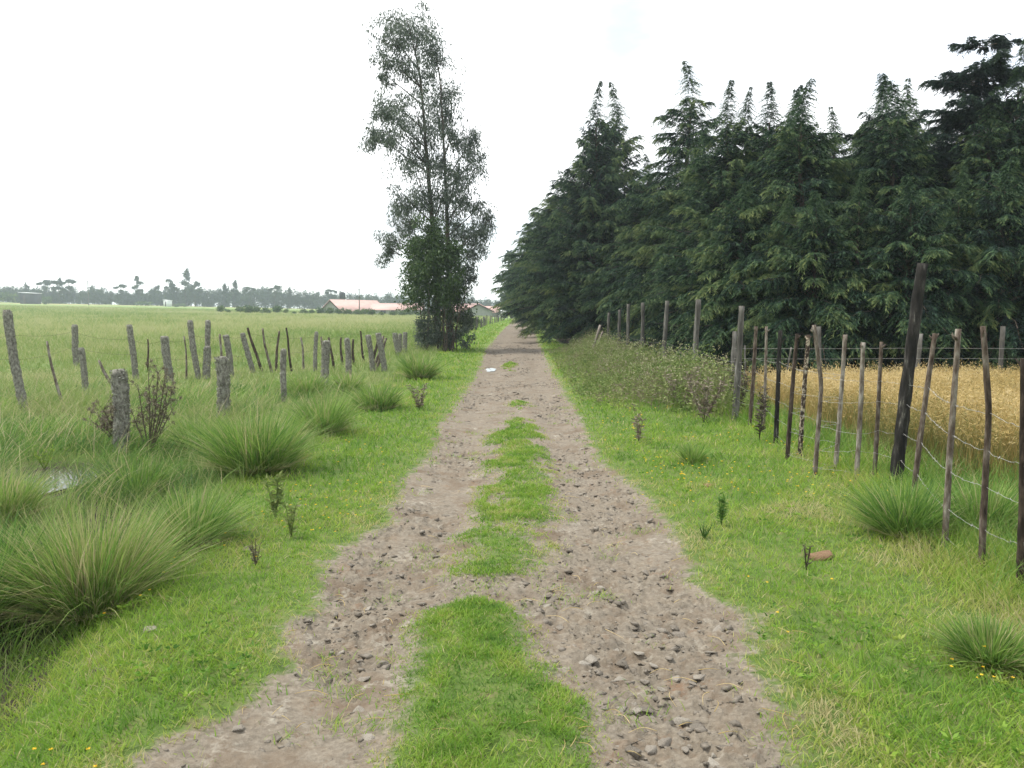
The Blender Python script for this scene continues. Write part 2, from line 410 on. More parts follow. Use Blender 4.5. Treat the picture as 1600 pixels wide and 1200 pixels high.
def ground_mat():
    m, nd, lk = new_mat('earth and turf')
    tc = nd.new('ShaderNodeTexCoord')
    def noise(scale, detail=6, stretch=(1, 1, 1), rough=0.62):
        mp = nd.new('ShaderNodeMapping'); mp.inputs['Scale'].default_value = stretch
        lk.new(tc.outputs['Object'], mp.inputs['Vector'])
        n = nd.new('ShaderNodeTexNoise'); n.inputs['Scale'].default_value = scale; n.inputs['Detail'].default_value = detail
        n.inputs['Roughness'].default_value = rough
        lk.new(mp.outputs['Vector'], n.inputs['Vector'])
        return n.outputs['Fac']
    def attr(n):
        a = nd.new('ShaderNodeAttribute'); a.attribute_name = n
        return a.outputs['Fac']
    def mth(op, a, b):
        x = nd.new('ShaderNodeMath'); x.operation = op; x.use_clamp = False
        for k, v in enumerate((a, b)):
            if isinstance(v, bpy.types.NodeSocket): lk.new(v, x.inputs[k])
            else: x.inputs[k].default_value = v
        return x.outputs[0]
    def edge(a, n, lo=0.42, hi=0.58, amp=0.5):
        s = mth('ADD', a, mth('MULTIPLY', mth('SUBTRACT', n, 0.5), amp))
        r = nd.new('ShaderNodeMapRange'); r.inputs['From Min'].default_value = lo; r.inputs['From Max'].default_value = hi
        lk.new(s, r.inputs['Value']); return r.outputs['Result']
    nf, nm, nl = noise(38, 8, (0.75, 1, 1)), noise(7, 6), noise(0.9, 4)
    r1 = ramp(nd, [(0.28, (0.07, 0.057, 0.042)), (0.45, (0.15, 0.126, 0.096)), (0.58, (0.225, 0.195, 0.152)), (0.75, (0.32, 0.288, 0.235))]); lk.new(nf, r1.inputs['Fac'])
    r2 = ramp(nd, [(0.28, (0.12, 0.102, 0.08)), (0.45, (0.205, 0.178, 0.14)), (0.6, (0.22, 0.182, 0.135)), (0.74, (0.21, 0.132, 0.08))]); lk.new(nm, r2.inputs['Fac'])
    dirt = mixrgb(nd, lk, 0.5, r1.outputs['Color'], r2.outputs['Color'])
    n2, n3 = noise(2.4, 5), noise(5.5, 5, (1, 0.6, 1))
    dirt = mixrgb(nd, lk, edge(n2, nm, 0.50, 0.68, 0.4), dirt, (0.145, 0.112, 0.08))       # damp brown earth
    dirt = mixrgb(nd, lk, edge(n3, nf, 0.60, 0.74, 0.4), dirt, (0.30, 0.275, 0.225))       # dry pale fines
    dirt = mixrgb(nd, lk, edge(n3, nf, 0.38, 0.20, 0.5), dirt, (0.19, 0.125, 0.08))       # reddish clay
    r3 = ramp(nd, [(0.3, (0.055, 0.095, 0.02)), (0.5, (0.10, 0.15, 0.035)), (0.64, (0.14, 0.155, 0.055)), (0.78, (0.16, 0.13, 0.08))]); lk.new(nm, r3.inputs['Fac'])
    r4 = ramp(nd, [(0.3, (0.12, 0.20, 0.05)), (0.5, (0.17, 0.25, 0.07)), (0.7, (0.25, 0.29, 0.105))]); lk.new(nl, r4.inputs['Fac'])
    turf = mixrgb(nd, lk, attr('far'), r3.outputs['Color'], r4.outputs['Color'])
    nsum = mth('ADD', mth('MULTIPLY', nm, 0.5), mth('MULTIPLY', nf, 0.5))
    col = mixrgb(nd, lk, edge(attr('road'), nsum, 0.3, 0.7, 1.6), turf, dirt)
    col = mixrgb(nd, lk, edge(attr('grain'), nm), col, (0.27, 0.20, 0.08))
    col = mixrgb(nd, lk, edge(attr('dry'), nl), col, (0.33, 0.30, 0.13))
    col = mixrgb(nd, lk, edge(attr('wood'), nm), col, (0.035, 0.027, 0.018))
    col = mixrgb(nd, lk, edge(attr('mud'), nm), col, (0.05, 0.042, 0.032))
    p = nd.new('ShaderNodeBsdfPrincipled'); p.inputs['Roughness'].default_value = 0.92; p.inputs['Specular IOR Level'].default_value = 0.15
    lk.new(col, p.inputs['Base Color'])
    b = nd.new('ShaderNodeBump'); b.inputs['Strength'].default_value = 0.9; b.inputs['Distance'].default_value = 0.018
    lk.new(mth('ADD', nf, mth('MULTIPLY', nm, 1.2)), b.inputs['Height']); lk.new(b.outputs[0], p.inputs['Normal'])
    o = nd.new('ShaderNodeOutputMaterial'); lk.new(p.outputs[0], o.inputs['Surface'])
    return m
M['ground'] = ground_mat()

# ------------------------------------------------------------------ masks over the ground (metres)
def wob(X, Y, s, amp, seed):
    return amp * (fbm(X * s, Y * s, seed, 3) - 0.5) * 2

def in_centre(X, Y):
    a, b = np.interp(Y, _cd, _ca), np.interp(Y, _cd, _cb)
    e = wob(X, Y, 3.5, 0.07, 90) + wob(X, Y, 11, 0.05, 91) + wob(X, Y, 30, 0.03, 92)
    m = np.minimum(X - a, b - X) + e + 0.015
    holes = sstep(0.50, 0.62, fbm(X * 3.2 + 7, Y * 2.2, 93, 3)) * sstep(5.0, 5.6, Y) * 0.2
    m = m - holes
    return np.where((Y < _cd[0] - 0.3) | (Y > _cd[-1]) | (b - a < 0.09), -1.0, m)     # >0 inside the strip

def in_road(X, Y):
    e = wob(X, Y, 4, 0.10, 71) + wob(X, Y, 14, 0.06, 72) + wob(X, Y, 40, 0.035, 73)
    far = 1 - sstep(135, 150, Y)
    return np.where(far > 0, np.minimum(X - roadL(Y), roadR(Y) - X) + e, -1.0)   # >0 on the track

def bare(X, Y):
    return np.minimum(in_road(X, Y), -in_centre(X, Y))             # >0 where the track is bare

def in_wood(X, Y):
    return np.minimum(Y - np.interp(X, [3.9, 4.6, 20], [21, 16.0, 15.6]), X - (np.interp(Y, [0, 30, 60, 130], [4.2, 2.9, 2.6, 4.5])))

def in_grain(X, Y):
    return np.minimum(np.minimum(X - fenceX(Y) - 0.35 - wob(X, Y, 1.2, 0.3, 5), 15.4 - Y), Y - 7.0 - wob(X, Y, 0.8, 0.5, 6) - np.clip(1.2 - (X - fenceX(Y)), 0, 1.2) * 1.6)

# ------------------------------------------------------------------ the ground sheet and the track
def track_rough(X, Y):
    near = np.clip(6.0 / np.maximum(Y, 1), 0.15, 1)
    wx = X + 0.05 * (fbm(X * 6, Y * 6, 14, 2) - 0.5)
    slab = np.floor(fbm(wx * 4, Y * 9, 15, 3) * 9) / 9 - fbm(wx * 4, Y * 9, 15, 3)        # broken flat ledges
    rough = (fbm(X * 5, Y * 11, 11, 4) - 0.5) * 0.045 + np.abs(fbm(X * 14, Y * 26, 12, 3) - 0.5) * 0.05 + slab * 0.16 - 0.004
    smooth = sstep(0.46, 0.60, fbm(X * 1.3, Y * 0.7, 13, 3))
    return 1.35 * rough * (1 - 0.72 * smooth) * np.where((Y > 0) & (Y < 60), 1, 0) * np.sqrt(near)

def build_ground():
    xs = np.arange(-2.0, 2.0, 0.016)
    k = np.arange(1, 90)
    out = 2.0 + 0.03 * k * 1.02 ** k + 0.0009 * k ** 2.6 * 1.03 ** k
    xs = np.r_[-out[::-1], xs, out]
    ys = [0.6]
    while ys[-1] < 60: ys.append(ys[-1] + max(0.012, 0.0055 * ys[-1]))
    while ys[-1] < 1500: ys.append(ys[-1] * 1.05)
    ys = np.r_[-1400, -300, -60, -12, -3, 0.0, np.array(ys)]
    X, Y = np.meshgrid(xs, ys)
    Z = terr(X, Y)
    B = np.minimum(in_road(X, Y), -in_centre(X, Y) * np.where(Y > 4.7, 0.35, 0.8))
    onr = sstep(-0.05, 0.06, B)
    Z = Z + onr * track_rough(X, Y)
    Z = Z + sstep(-0.02, 0.2, in_centre(X, Y)) * 0.022
    far = sstep(14, 50, Y)
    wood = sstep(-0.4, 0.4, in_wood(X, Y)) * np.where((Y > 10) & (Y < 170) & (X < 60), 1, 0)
    grain = sstep(-0.3, 0.3, in_grain(X, Y)) * np.where(X < 60, 1, 0)
    dry = sstep(0.45, 0.6, fbm(X * 0.004 + 3, Y * 0.03, 31, 3)) * sstep(150, 230, Y) * (X < 0.1 * Y) * 0.9
    mud = 0.75 * np.exp(-(((X + 4.75) / 1.0) ** 2 + ((Y - 8.1) / 1.4) ** 2) * 0.8) + 0.8 * np.exp(-((X + 2.6 + 0.25 * (Y - 4)) / 0.4) ** 2) * (Y < 9) * (Y > 0)
    road = sstep(-0.26, 0.13, B)
    nx, ny = len(xs), len(ys)
    V = np.stack([X, Y, Z], -1).reshape(-1, 3)
    i = np.arange(ny - 1)[:, None] * nx; j = np.arange(nx - 1)[None]
    Q = np.stack([i + j, i + j + 1, i + nx + j + 1, i + nx + j], -1).reshape(-1, 4)
    fr = in_road(X, Y)
    fm = (fr[:-1, :-1] + fr[1:, 1:] + fr[:-1, 1:] + fr[1:, :-1]).reshape(-1) / 4 > 0
    at_all = dict(road=road, far=far, wood=wood, grain=grain, dry=dry, mud=mud)
    for name, sel in (('ground', ~fm), ('dirt_track', fm)):
        q = Q[sel]
        used, inv = np.unique(q.ravel(), return_inverse=True)
        mb = MB(); mb.add(V[used], [inv.reshape(-1, 4)])
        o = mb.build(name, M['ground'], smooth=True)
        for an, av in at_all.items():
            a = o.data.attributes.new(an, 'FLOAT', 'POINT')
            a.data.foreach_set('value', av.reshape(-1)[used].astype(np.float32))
        tag(o, kind='structure')
        o['label'] = 'flat grassy farmland stretching to the treeline' if name == 'ground' else 'stony dirt track with two bare wheel ruts running to the horizon'
build_ground()

def blob(name, cx, cy, z, rx, ry, seed, label):
    th = np.linspace(0, 2 * np.pi, 48, endpoint=False)
    r = 1 + 0.35 * (fbm(np.cos(th) * 1.6 + 5, np.sin(th) * 1.6 + 5, seed, 3) - 0.5) * 2
    V = [[cx, cy, z]] + [[cx + rx * a * math.cos(t), cy + ry * a * math.sin(t), z] for a, t in zip(r, th)]
    i = np.arange(48)
    mb = MB(); mb.add(V, [np.stack([np.zeros(48, int), i + 1, (i + 1) % 48 + 1], 1)])
    tag(mb.build(name, M['water']), label, kind='structure')
wx, wy, wz = G(95, 735)
blob('marsh_water', -4.75, 8.05, float(terr(-4.75, 8.1)) + 0.06, 0.5, 0.85, 4, 'shallow marsh water shining between grass tussocks')
px_, py_, pz_ = G(766, 578)
blob('puddle', px_, py_, float(terr(px_, py_)) + 0.012, 0.17, 0.75, 8, 'small bright rain puddle in the left wheel rut')

# ------------------------------------------------------------------ grass (uncountable: stuff)
def zt(X, Y): return terr(X, Y)

def verge_grass():
    mb = MB()
    X, Y = wedge(690000, 2.2, 150, 1.75, pad=0.6)
    rd = in_road(X, Y)
    f = fenceX(Y)
    right = (rd < 0.13) & (X > 0) & (X < f + 0.5 + 0.03 * Y) & (in_wood(X, Y) < -0.3)
    left = (rd < 0.13) & (X < 0) & (X > roadL(Y) - 1.5 - 0.035 * Y)
    edgef = np.where(rd > 0, 0.16 * (1 - rd / 0.13), np.clip(0.22 - rd / 0.28, 0.2, 1))
    patch = fbm(X * 1.6, Y * 1.6, 41, 3)
    keep = (right | left) & (R.uniform(size=len(X)) < edgef * (0.45 + 0.9 * patch))
    X, Y, rd, patch = X[keep], Y[keep], rd[keep], patch[keep]
    n = len(X)
    lush = fbm(X * 0.9, Y * 0.9, 43, 3)
    tall = sstep(0.3, 2.0, -rd) * (X > 0) * sstep(fenceX(Y) * 0 + 0.55, 0.75, 1 - np.abs(X - fenceX(Y)) / 1.2)
    dl = np.maximum(Y / 4, 1)
    H = (0.024 + 0.06 * lush + 0.10 * tall + 0.035 * R.uniform(size=n) ** 2) * (0.5 + 0.5 * np.clip(-rd / 0.6, 0, 1)) * (1 + 0.25 * (dl - 1) ** 0.6)
    W = R.uniform(0.003, 0.0068, n) * dl ** 0.8
    yel = 0.40 * np.exp(-((rd + 0.08) / 0.2) ** 2)
    lime = 0.16 * (X > 0) * sstep(0.45, 0.65, fbm(X * 0.5, Y * 0.35, 46, 3))
    t = np.clip(0.27 + 1.0 * (patch - 0.3) + 0.5 * (fbm(X * 4, Y * 4, 47, 2) - 0.5) + yel * R.uniform(size=n) + lime + R.normal(0, 0.12, n) + 0.45 * (R.uniform(size=n) < 0.07), 0, 1)
    blades(mb, np.stack([X, Y, zt(X, Y) - 0.004], 1), H, W, R.uniform(0, 6.283, n), R.uniform(0.1, 0.7, n), R.uniform(0.1, 0.6, n), t)
    o = mb.build('verge_grass', M['lawn'])
    tag(o, 'short green turf growing along both sides of the dirt track', 'grass', kind='stuff')

def centre_grass():
    mb = MB()
    n = 330000
    X = R.uniform(-0.9, 0.9, n); Y = np.exp(R.uniform(math.log(2.2), math.log(40), n))
    c = in_centre(X, Y)
    keep = (c > -0.07) & (R.uniform(size=n) < np.clip(0.22 + c / 0.22, 0.06, 1) * np.clip(Y / 3.2, 0, 1)) & (np.abs(X) < 0.9)
    thin = fbm(X * 5, Y * 4, 51, 3)
    keep &= (thin > np.where(Y > 4.6, 0.52, 0.40)) | (R.uniform(size=n) < 0.35)
    X, Y, c = X[keep], Y[keep], c[keep]
    n = len(X)
    dl = np.maximum(Y / 3.5, 1)
    lush = fbm(X * 3, Y * 3, 52, 3)
    H = (0.012 + 0.042 * lush * np.clip(c / 0.2, 0.12, 1) + 0.014 * R.uniform(size=n) ** 2) * dl ** 0.4 * np.where(Y > 4.6, 0.8, 1)
    pale = 0.4 * sstep(0.5, 0.7, fbm(X * 5, Y * 5, 53, 3)) * R.uniform(size=n)
    t = np.clip(0.16 + 0.7 * (lush - 0.3) + 0.5 * (fbm(X * 9, Y * 9, 54, 2) - 0.5) + pale + R.normal(0, 0.1, n) + 0.5 * (R.uniform(size=n) < 0.08) + 0.3 * (c < 0.05) + 0.2 * (Y > 4.6) * R.uniform(size=n), 0, 1)
    blades(mb, np.stack([X, Y, zt(X, Y) + 0.02 * sstep(-0.02, 0.2, c) - 0.003], 1), H, R.uniform(0.0026, 0.006, n) * dl ** 0.8, R.uniform(0, 6.283, n), R.uniform(0.1, 0.7, n), R.uniform(0.1, 0.7, n), t)
    # straggling grass tufts inside the bare ruts
    m = 900
    X = R.uniform(-1.6, 1.6, m); Y = np.exp(R.uniform(math.log(2.4), math.log(14), m))
    ok = (bare(X, Y) > 0.02) & (fbm(X * 2.2, Y * 2.2, 57, 3) > 0.56)
    for x, y in zip(X[ok], Y[ok]):
        q = int(R.integers(8, 30)); s = 0.03 + 0.03 * R.uniform()
        xx, yy = R.normal(x, s, q), R.normal(y, s, q)
        blades(mb, np.stack([xx, yy, zt(xx, yy)], 1), R.uniform(0.02, 0.06, q), 0.004, R.uniform(0, 6.283, q), R.uniform(0.2, 0.8, q), R.uniform(0.1, 0.6, q), R.uniform(0.2, 0.95, q))
    tag(mb.build('track_grass', M['lawn']), 'low grass strip growing between the two wheel ruts', 'grass', kind='stuff')

def field_grass():
    mb = MB()
    X, Y = wedge(330000, 3.2, 240, 1.42, side=(-0.84, 0.16), pad=1.0)
    keep = X < roadL(Y) - 1.0 - 0.02 * Y - 0.4 * fbm(X, Y, 61, 2)
    keep &= ~(((((X * 8.05 / Y + 4.72) / 0.28) ** 2 + ((Y - 7.75) / 0.95) ** 2) < 1) & (R.uniform(size=len(X)) < 0.97))
    dens = fbm(X * 0.5, Y * 0.5, 62, 3)
    keep &= R.uniform(size=len(X)) < 0.35 + dens
    X, Y, dens = X[keep], Y[keep], dens[keep]
    n = len(X); dl = np.maximum(Y / 7, 1)
    tallness = 0.7 + 0.7 * sstep(22, 40, Y) + 0.9 * sstep(0.42, 0.65, fbm(X * 0.7, Y * 0.7, 63, 3)) * (Y < 16)
    H = (0.16 + 0.14 * R.uniform(size=n)) * tallness * np.minimum(dl ** 0.25, 1.6)
    W = R.uniform(0.0035, 0.0075, n) * dl ** 0.85
    big = fbm(X * 0.05, Y * 0.03, 64, 3)
    t = np.clip(0.45 + 0.9 * (dens - 0.5) + 0.9 * (big - 0.5) + 0.12 * sstep(12, 20, Y) + 0.16 * sstep(30, 90, Y) + R.normal(0, 0.13, n) + 0.35 * (R.uniform(size=n) < 0.08), 0, 1)
    blades(mb, np.stack([X, Y, zt(X, Y) - 0.01], 1), H, W, R.uniform(0, 6.283, n), R.uniform(0.05, 0.55, n), R.uniform(0.1, 0.6, n), t)
    # pale flower heads over the field
    X, Y = wedge(5200, 14, 120, 1.2, side=(-0.84, 0.0))
    k = (X < roadL(Y) - 2.5) & (fbm(X * 0.25, Y * 0.25, 66, 2) > 0.5)
    X, Y = X[k], Y[k]; n = len(X); s = 0.012 * np.maximum(Y / 10, 1) ** 0.7
    P = np.stack([X, Y, zt(X, Y) + R.uniform(0.25, 0.5, n)], 1)
    cards(mb, P, R.normal(size=(n, 3)), s * 2, s * 1.6, np.full(n, 0.97))
    tag(mb.build('field_grass', M['field']), 'rough green pasture grass covering the wide field', 'grass', kind='stuff')

def grain():
    mb = MB()
    X, Y = wedge(115000, 6.3, 15.6, 0.7, side=(0.2, 0.95), pad=0.6)
    g = in_grain(X, Y)
    keep = (g > 0) & (R.uniform(size=len(X)) < np.clip(g / 0.6, 0.15, 1))
    X, Y, g = X[keep], Y[keep], g[keep]
    n = len(X)
    H = 0.44 + 0.14 * R.uniform(size=n) + 0.2 * R.uniform(size=n) ** 6 + 0.12 * (fbm(X * 0.8, Y * 0.8, 81, 2) - 0.5)
    az = R.uniform(0, 6.283, n); lean = R.uniform(0.02, 0.25, n); bend = R.uniform(0.02, 0.2, n)
    t = np.clip(0.55 + 1.0 * (fbm(X * 0.7, Y * 0.5, 82, 3) - 0.5) + R.normal(0, 0.2, n) - 0.45 * (g < 0.5) * R.uniform(size=n), 0.05, 1)
    P = np.stack([X, Y, zt(X, Y)], 1)
    blades(mb, P, H, 0.0055, az, lean, bend, t)
    tip = P + np.stack([np.cos(az) * H * (lean + bend), np.sin(az) * H * (lean + bend), H * (np.sqrt(1 - lean ** 2) - 0.45 * bend)], 1)
    for q in range(3):
        D = np.stack([np.cos(az) * 0.6, np.sin(az) * 0.6, R.uniform(-0.6, 1.0, n)], 1) + R.normal(0, 0.5, (n, 3))
        cards(mb, tip - np.array([0, 0, 1]) * (H * 0.07 * q)[:, None], D, R.uniform(0.035, 0.07, n), 0.009, np.clip(t + 0.15, 0, 1))
    # green coarse grass along the foot of the fence
    X, Y = wedge(60000, 3.0, 16, 1.0, side=(0.2, 0.9), pad=0.8)
    g = in_grain(X, Y); s = X - fenceX(Y)
    keep = (s > -0.35) & (g < 0.25) & (R.uniform(size=len(X)) < np.clip((s + 0.35) / 0.5, 0, 1))& (Y < 15.5)
    X, Y = X[keep], Y[keep]; n = len(X)
    gb = MB()
    H = R.uniform(0.16, 0.42, n) * (0.7 + 0.6 * fbm(X * 1.1, Y * 1.1, 83, 2))
    t = np.clip(0.38 + 0.6 * (fbm(X * 1.5, Y * 1.5, 84, 3) - 0.4) + R.normal(0, 0.12, n) + 0.4 * (R.uniform(size=n) < 0.12), 0, 1)
    blades(gb, np.stack([X, Y, zt(X, Y)], 1), H, 0.0055 * np.maximum(Y / 6, 1) ** 0.6, R.uniform(0, 6.283, n), R.uniform(0.05, 0.5, n), R.uniform(0.1, 0.6, n), t)
    tag(mb.build('ripe_grain', M['grain']), 'golden ripe grain standing between the wire fence and the dark wood', 'grain', kind='stuff')
    tag(gb.build('fence_foot_grass', M['tussock']), 'long green grass along the foot of the wire fence', 'grass', kind='stuff')

def weed_bank():
    mb = MB()
    X, Y = wedge(42000, 10.5, 34, 0.9, side=(0.02, 0.36), pad=0.3)
    s = (X - roadR(Y)) / np.maximum(fenceX(Y) - roadR(Y), 0.5)
    top = sstep(0.12, 0.95, s)
    keep = (s > 0.1) & (s < 0.97) & (R.uniform(size=len(X)) < sstep(11.8, 15.5, Y + 2.5 * (s - 0.5))) & (R.uniform(size=len(X)) < 0.25 + top)
    X, Y, s, top = X[keep], Y[keep], s[keep], top[keep]
    n = len(X)
    hum = fbm(X * 0.8, Y * 0.5, 87, 2)
    H = (0.14 + 0.75 * top * (0.5 + 1.0 * hum)) * R.uniform(0.6, 1.1, n) * (0.5 + 0.5 * sstep(10.5, 14.0, Y))
    az = R.uniform(0, 6.283, n)
    kind = fbm(X * 1.3, Y * 0.9, 88, 2)
    dead = (kind > 0.55) & (R.uniform(size=n) < 0.28)
    t = np.where(dead, 0.8, np.clip(0.42 + 0.5 * (kind - 0.4) + R.normal(0, 0.12, n), 0, 0.68))
    P = np.stack([X, Y, zt(X, Y)], 1)
    blades(mb, P, H, 0.008, az, R.uniform(0.02, 0.25, n), R.uniform(0.0, 0.2, n), t)
    m = n * 7
    i = R.integers(0, n, m); u = R.uniform(0.25, 1.0, m)
    Q = P[i] + np.stack([np.cos(az[i]) * 0.2 * u * H[i], np.sin(az[i]) * 0.2 * u * H[i], H[i] * u * 0.95], 1) + R.normal(0, 0.03, (m, 3))
    D = R.normal(size=(m, 3)); D[:, 2] = np.abs(D[:, 2]) * 0.6
    cards(mb, Q, D, R.uniform(0.04, 0.09, m), R.uniform(0.012, 0.028, m), np.where(dead[i], R.uniform(0.74, 0.9, m), np.clip(t[i] + R.normal(0, 0.1, m), 0, 0.7)))
    f = (R.uniform(size=n) < 0.16) & (top > 0.3)
    for q in range(4):
        Q = P[f] + np.stack([np.cos(az[f]) * 0.15 * H[f], np.sin(az[f]) * 0.15 * H[f], H[f]], 1) + R.normal(0, 0.025, (f.sum(), 3))
        cards(mb, Q, R.normal(size=(f.sum(), 3)), 0.04, 0.02, R.uniform(0.9, 1.0, f.sum()))
    tag(mb.build('tall_weeds', M['weed']), 'bank of tall seeding weeds between the track and the fence posts', 'weeds', kind='stuff')

def flowers():
    mb = MB()
    X, Y = wedge(2600, 2.6, 14, 1.2, side=(-0.7, 0.75))
    c = fbm(X * 1.2, Y * 1.2, 95, 2)
    k = (in_road(X, Y) < -0.15) & (X < fenceX(Y)) & (X > roadL(Y) - 1.4) & (c > 0.58)
    X, Y = X[k], Y[k]
    X = np.r_[X, R.normal(1.7, 0.25, 60)]; Y = np.r_[Y, R.normal(7.6, 0.7, 60)]
    n = len(X); z = zt(X, Y) + R.uniform(0.06, 0.12, n)
    for q in range(5):
        a = q * 1.2566 + R.uniform(0, 0.4, n)
        s = 0.009 * np.maximum(Y / 5, 1) ** 0.5
        cards(mb, np.stack([X, Y, z], 1), np.stack([np.cos(a), np.sin(a), np.full(n, 0.35)], 1), s, s * 0.8, R.uniform(0, 1, n))
    tag(mb.build('wild_flowers', M['flower']), 'tiny yellow wild flowers dotted through the verge turf', 'flowers', kind='stuff')

def marsh_grass():
    mb = MB()
    X, Y = wedge(90000, 2.8, 17, 1.3, side=(-0.84, 0.0), pad=0.8)
    edge = roadL(Y) - 1.25 - 0.05 * Y
    keep = (X < edge) & (R.uniform(size=len(X)) < np.clip((edge - X) / 0.8, 0.1, 1)) & (R.uniform(size=len(X)) < 0.15 + 1.5 * sstep(0.4, 0.62, fbm(X * 0.9, Y * 0.9, 67, 3)))
    keep &= ~(((((X * 8.05 / Y + 4.72) / 0.28) ** 2 + ((Y - 7.75) / 0.95) ** 2) < 1) & (R.uniform(size=len(X)) < 0.97))
    keep &= ~((Y > 11) & (R.uniform(size=len(X)) < 0.6))
    X, Y = X[keep], Y[keep]; n = len(X)
    c = fbm(X * 0.8, Y * 0.8, 68, 3)
    seed = R.uniform(size=n) < 0.10
    H = np.where(seed, R.uniform(0.35, 0.6, n), R.uniform(0.15, 0.42, n)) * (0.7 + 0.6 * c)
    az = np.where(R.uniform(size=n) < 0.6, R.normal(0.6, 0.9, n), R.uniform(0, 6.283, n))
    t = np.where(seed, R.uniform(0.82, 1.0, n), np.clip(0.36 + 1.0 * (c - 0.5) + R.normal(0, 0.17, n), 0, 0.85))
    blades(mb, np.stack([X, Y, zt(X, Y) - 0.01], 1), H, R.uniform(0.003, 0.0085, n) * np.maximum(Y / 6, 1) ** 0.7, az, R.uniform(0.05, 0.6, n), R.uniform(0.1, 0.8, n), t, segs=3)
    tag(mb.build('marsh_grass', M['tussock']), 'tangled long wet grass filling the ditch between tussocks', 'grass', kind='stuff')

def verge_herbs():
    mb = MB()
    X, Y = wedge(5200, 2.4, 13, 1.6, side=(-0.5, 0.75), pad=0.5)
    rd = in_road(X, Y)
    k = (rd < -0.08) & (X < fenceX(Y)) & (X > roadL(Y) - 1.5) & (fbm(X * 1.4, Y * 1.4, 97, 3) > 0.5)
    X, Y = X[k], Y[k]
    for x, y in zip(X, Y):
        q = int(R.integers(5, 12)); a = R.uniform(0, 6.283, q)
        z = float(zt(x, y))
        sz = R.uniform(0.010, 0.032)
        P = np.stack([x + np.cos(a) * 0.006, y + np.sin(a) * 0.006, np.full(q, z + R.uniform(0.02, 0.07))], 1)
        cards(mb, P, np.stack([np.cos(a), np.sin(a), R.uniform(0.1, 0.9, q)], 1), sz * R.uniform(0.7, 1.3, q), sz * 0.45, np.clip(R.uniform(0.05, 0.75) + R.normal(0, 0.08, q), 0, 1))
    tag(mb.build('verge_herbs', M['lawn']), 'small broad-leaved herbs scattered through the verge turf', 'herbs', kind='stuff')

verge_grass(); marsh_grass(); verge_herbs(); centre_grass(); field_grass(); grain(); weed_bank(); flowers()

# ------------------------------------------------------------------ stones
def ico(sub):
    import bmesh
    bm = bmesh.new(); bmesh.ops.create_icosphere(bm, subdivisions=sub, radius=1)
    V = np.array([v.co[:] for v in bm.verts]); F = np.array([[v.index for v in f.verts] for f in bm.faces]); bm.free()
    return V, F

def hull_shape(seed, flat=0.4, pts=12, bev=0.0):
    """an angular chip: the hull of a few random points, its edges slightly worn"""
    import bmesh
    r = np.random.default_rng(seed)
    P = unit(r.normal(size=(pts, 3))) * r.uniform(0.75, 1.05, (pts, 1)) * np.array((1.0, r.uniform(0.5, 0.85), flat))
    P[:, 2] = np.clip(P[:, 2], -0.8 * flat, flat * r.uniform(0.5, 0.75))
    bm = bmesh.new()
    for p in P: bm.verts.new(p)
    res = bmesh.ops.convex_hull(bm, input=bm.verts[:])
    bmesh.ops.delete(bm, geom=list({v for v in res['geom_interior'] + res['geom_unused'] if isinstance(v, bmesh.types.BMVert)}), context='VERTS')
    if bev:
        bmesh.ops.dissolve_limit(bm, angle_limit=0.25, verts=bm.verts[:], edges=bm.edges[:])
        bmesh.ops.bevel(bm, geom=bm.edges[:] + bm.verts[:], offset=bev, segments=2, profile=0.6, affect='EDGES')
        bmesh.ops.triangulate(bm, faces=bm.faces[:])
        bmesh.ops.subdivide_edges(bm, edges=bm.edges[:], cuts=1, use_grid_fill=True)
    bmesh.ops.triangulate(bm, faces=bm.faces[:])
    bm.verts.index_update()
    V = np.array([v.co[:] for v in bm.verts]); F = np.array([[v.index for v in f.verts] for f in bm.faces]); bm.free()
    if bev: V = V + (0.05 * (fbm(V[:, 0] * 4 + seed, V[:, 1] * 4 + V[:, 2] * 3, seed % 97, 3) - 0.5))[:, None] * unit(V)
    return V, F

def gravel():
    mb = MB()
    n0 = 26000
    X = R.uniform(-1.7, 1.9, n0); Y = np.exp(R.uniform(math.log(2.2), math.log(45), n0))
    c = fbm(X * 1.3, Y * 0.7, 13, 3)
    keep = (bare(X, Y) > 0.0) & (R.uniform(size=n0) < np.clip((0.60 - c) * 6, 0.06, 1))
    X, Y, c = X[keep], Y[keep], c[keep]; n = len(X)
    size = np.where(R.uniform(size=n) < 0.14, R.uniform(0.02, 0.045, n), 0.006 + 0.016 * R.uniform(size=n) ** 2) * np.maximum(Y / 5, 1) ** 0.5
    k = R.integers(0, 16, n); a = np.where(R.uniform(size=n) < 0.6, R.normal(0.15, 0.5, n), R.uniform(0, 6.283, n))
    rough = track_rough(X, Y)
    z = terr(X, Y) + rough
    for q in range(16):
        V0, F0 = hull_shape(400 + q, (0.22, 0.32, 0.42)[q % 3], 11)
        m = k == q; nn = m.sum(); s_ = size[m]
        ca, sa = np.cos(a[m])[:, None], np.sin(a[m])[:, None]
        B = V0[None] * np.ones((nn, 1, 1))
        P = np.stack([B[..., 0] * ca - B[..., 1] * sa, B[..., 0] * sa + B[..., 1] * ca, B[..., 2] + 0.16 * R.normal(size=(nn, 1)) * B[..., 0] + 0.16 * R.normal(size=(nn, 1)) * B[..., 1]], -1) * s_[:, None, None]
        P = P + np.stack([X[m], Y[m], z[m] - s_ * 0.06], 1)[:, None]
        F = (np.arange(nn) * len(V0))[:, None, None] + F0[None]
        mb.add(P.reshape(-1, 3), [F.reshape(-1, 3)])
    tag(mb.build('gravel', M['stone']), 'loose grey-brown gravel and stone chips on the bare ruts', 'gravel', kind='stuff')
gravel()

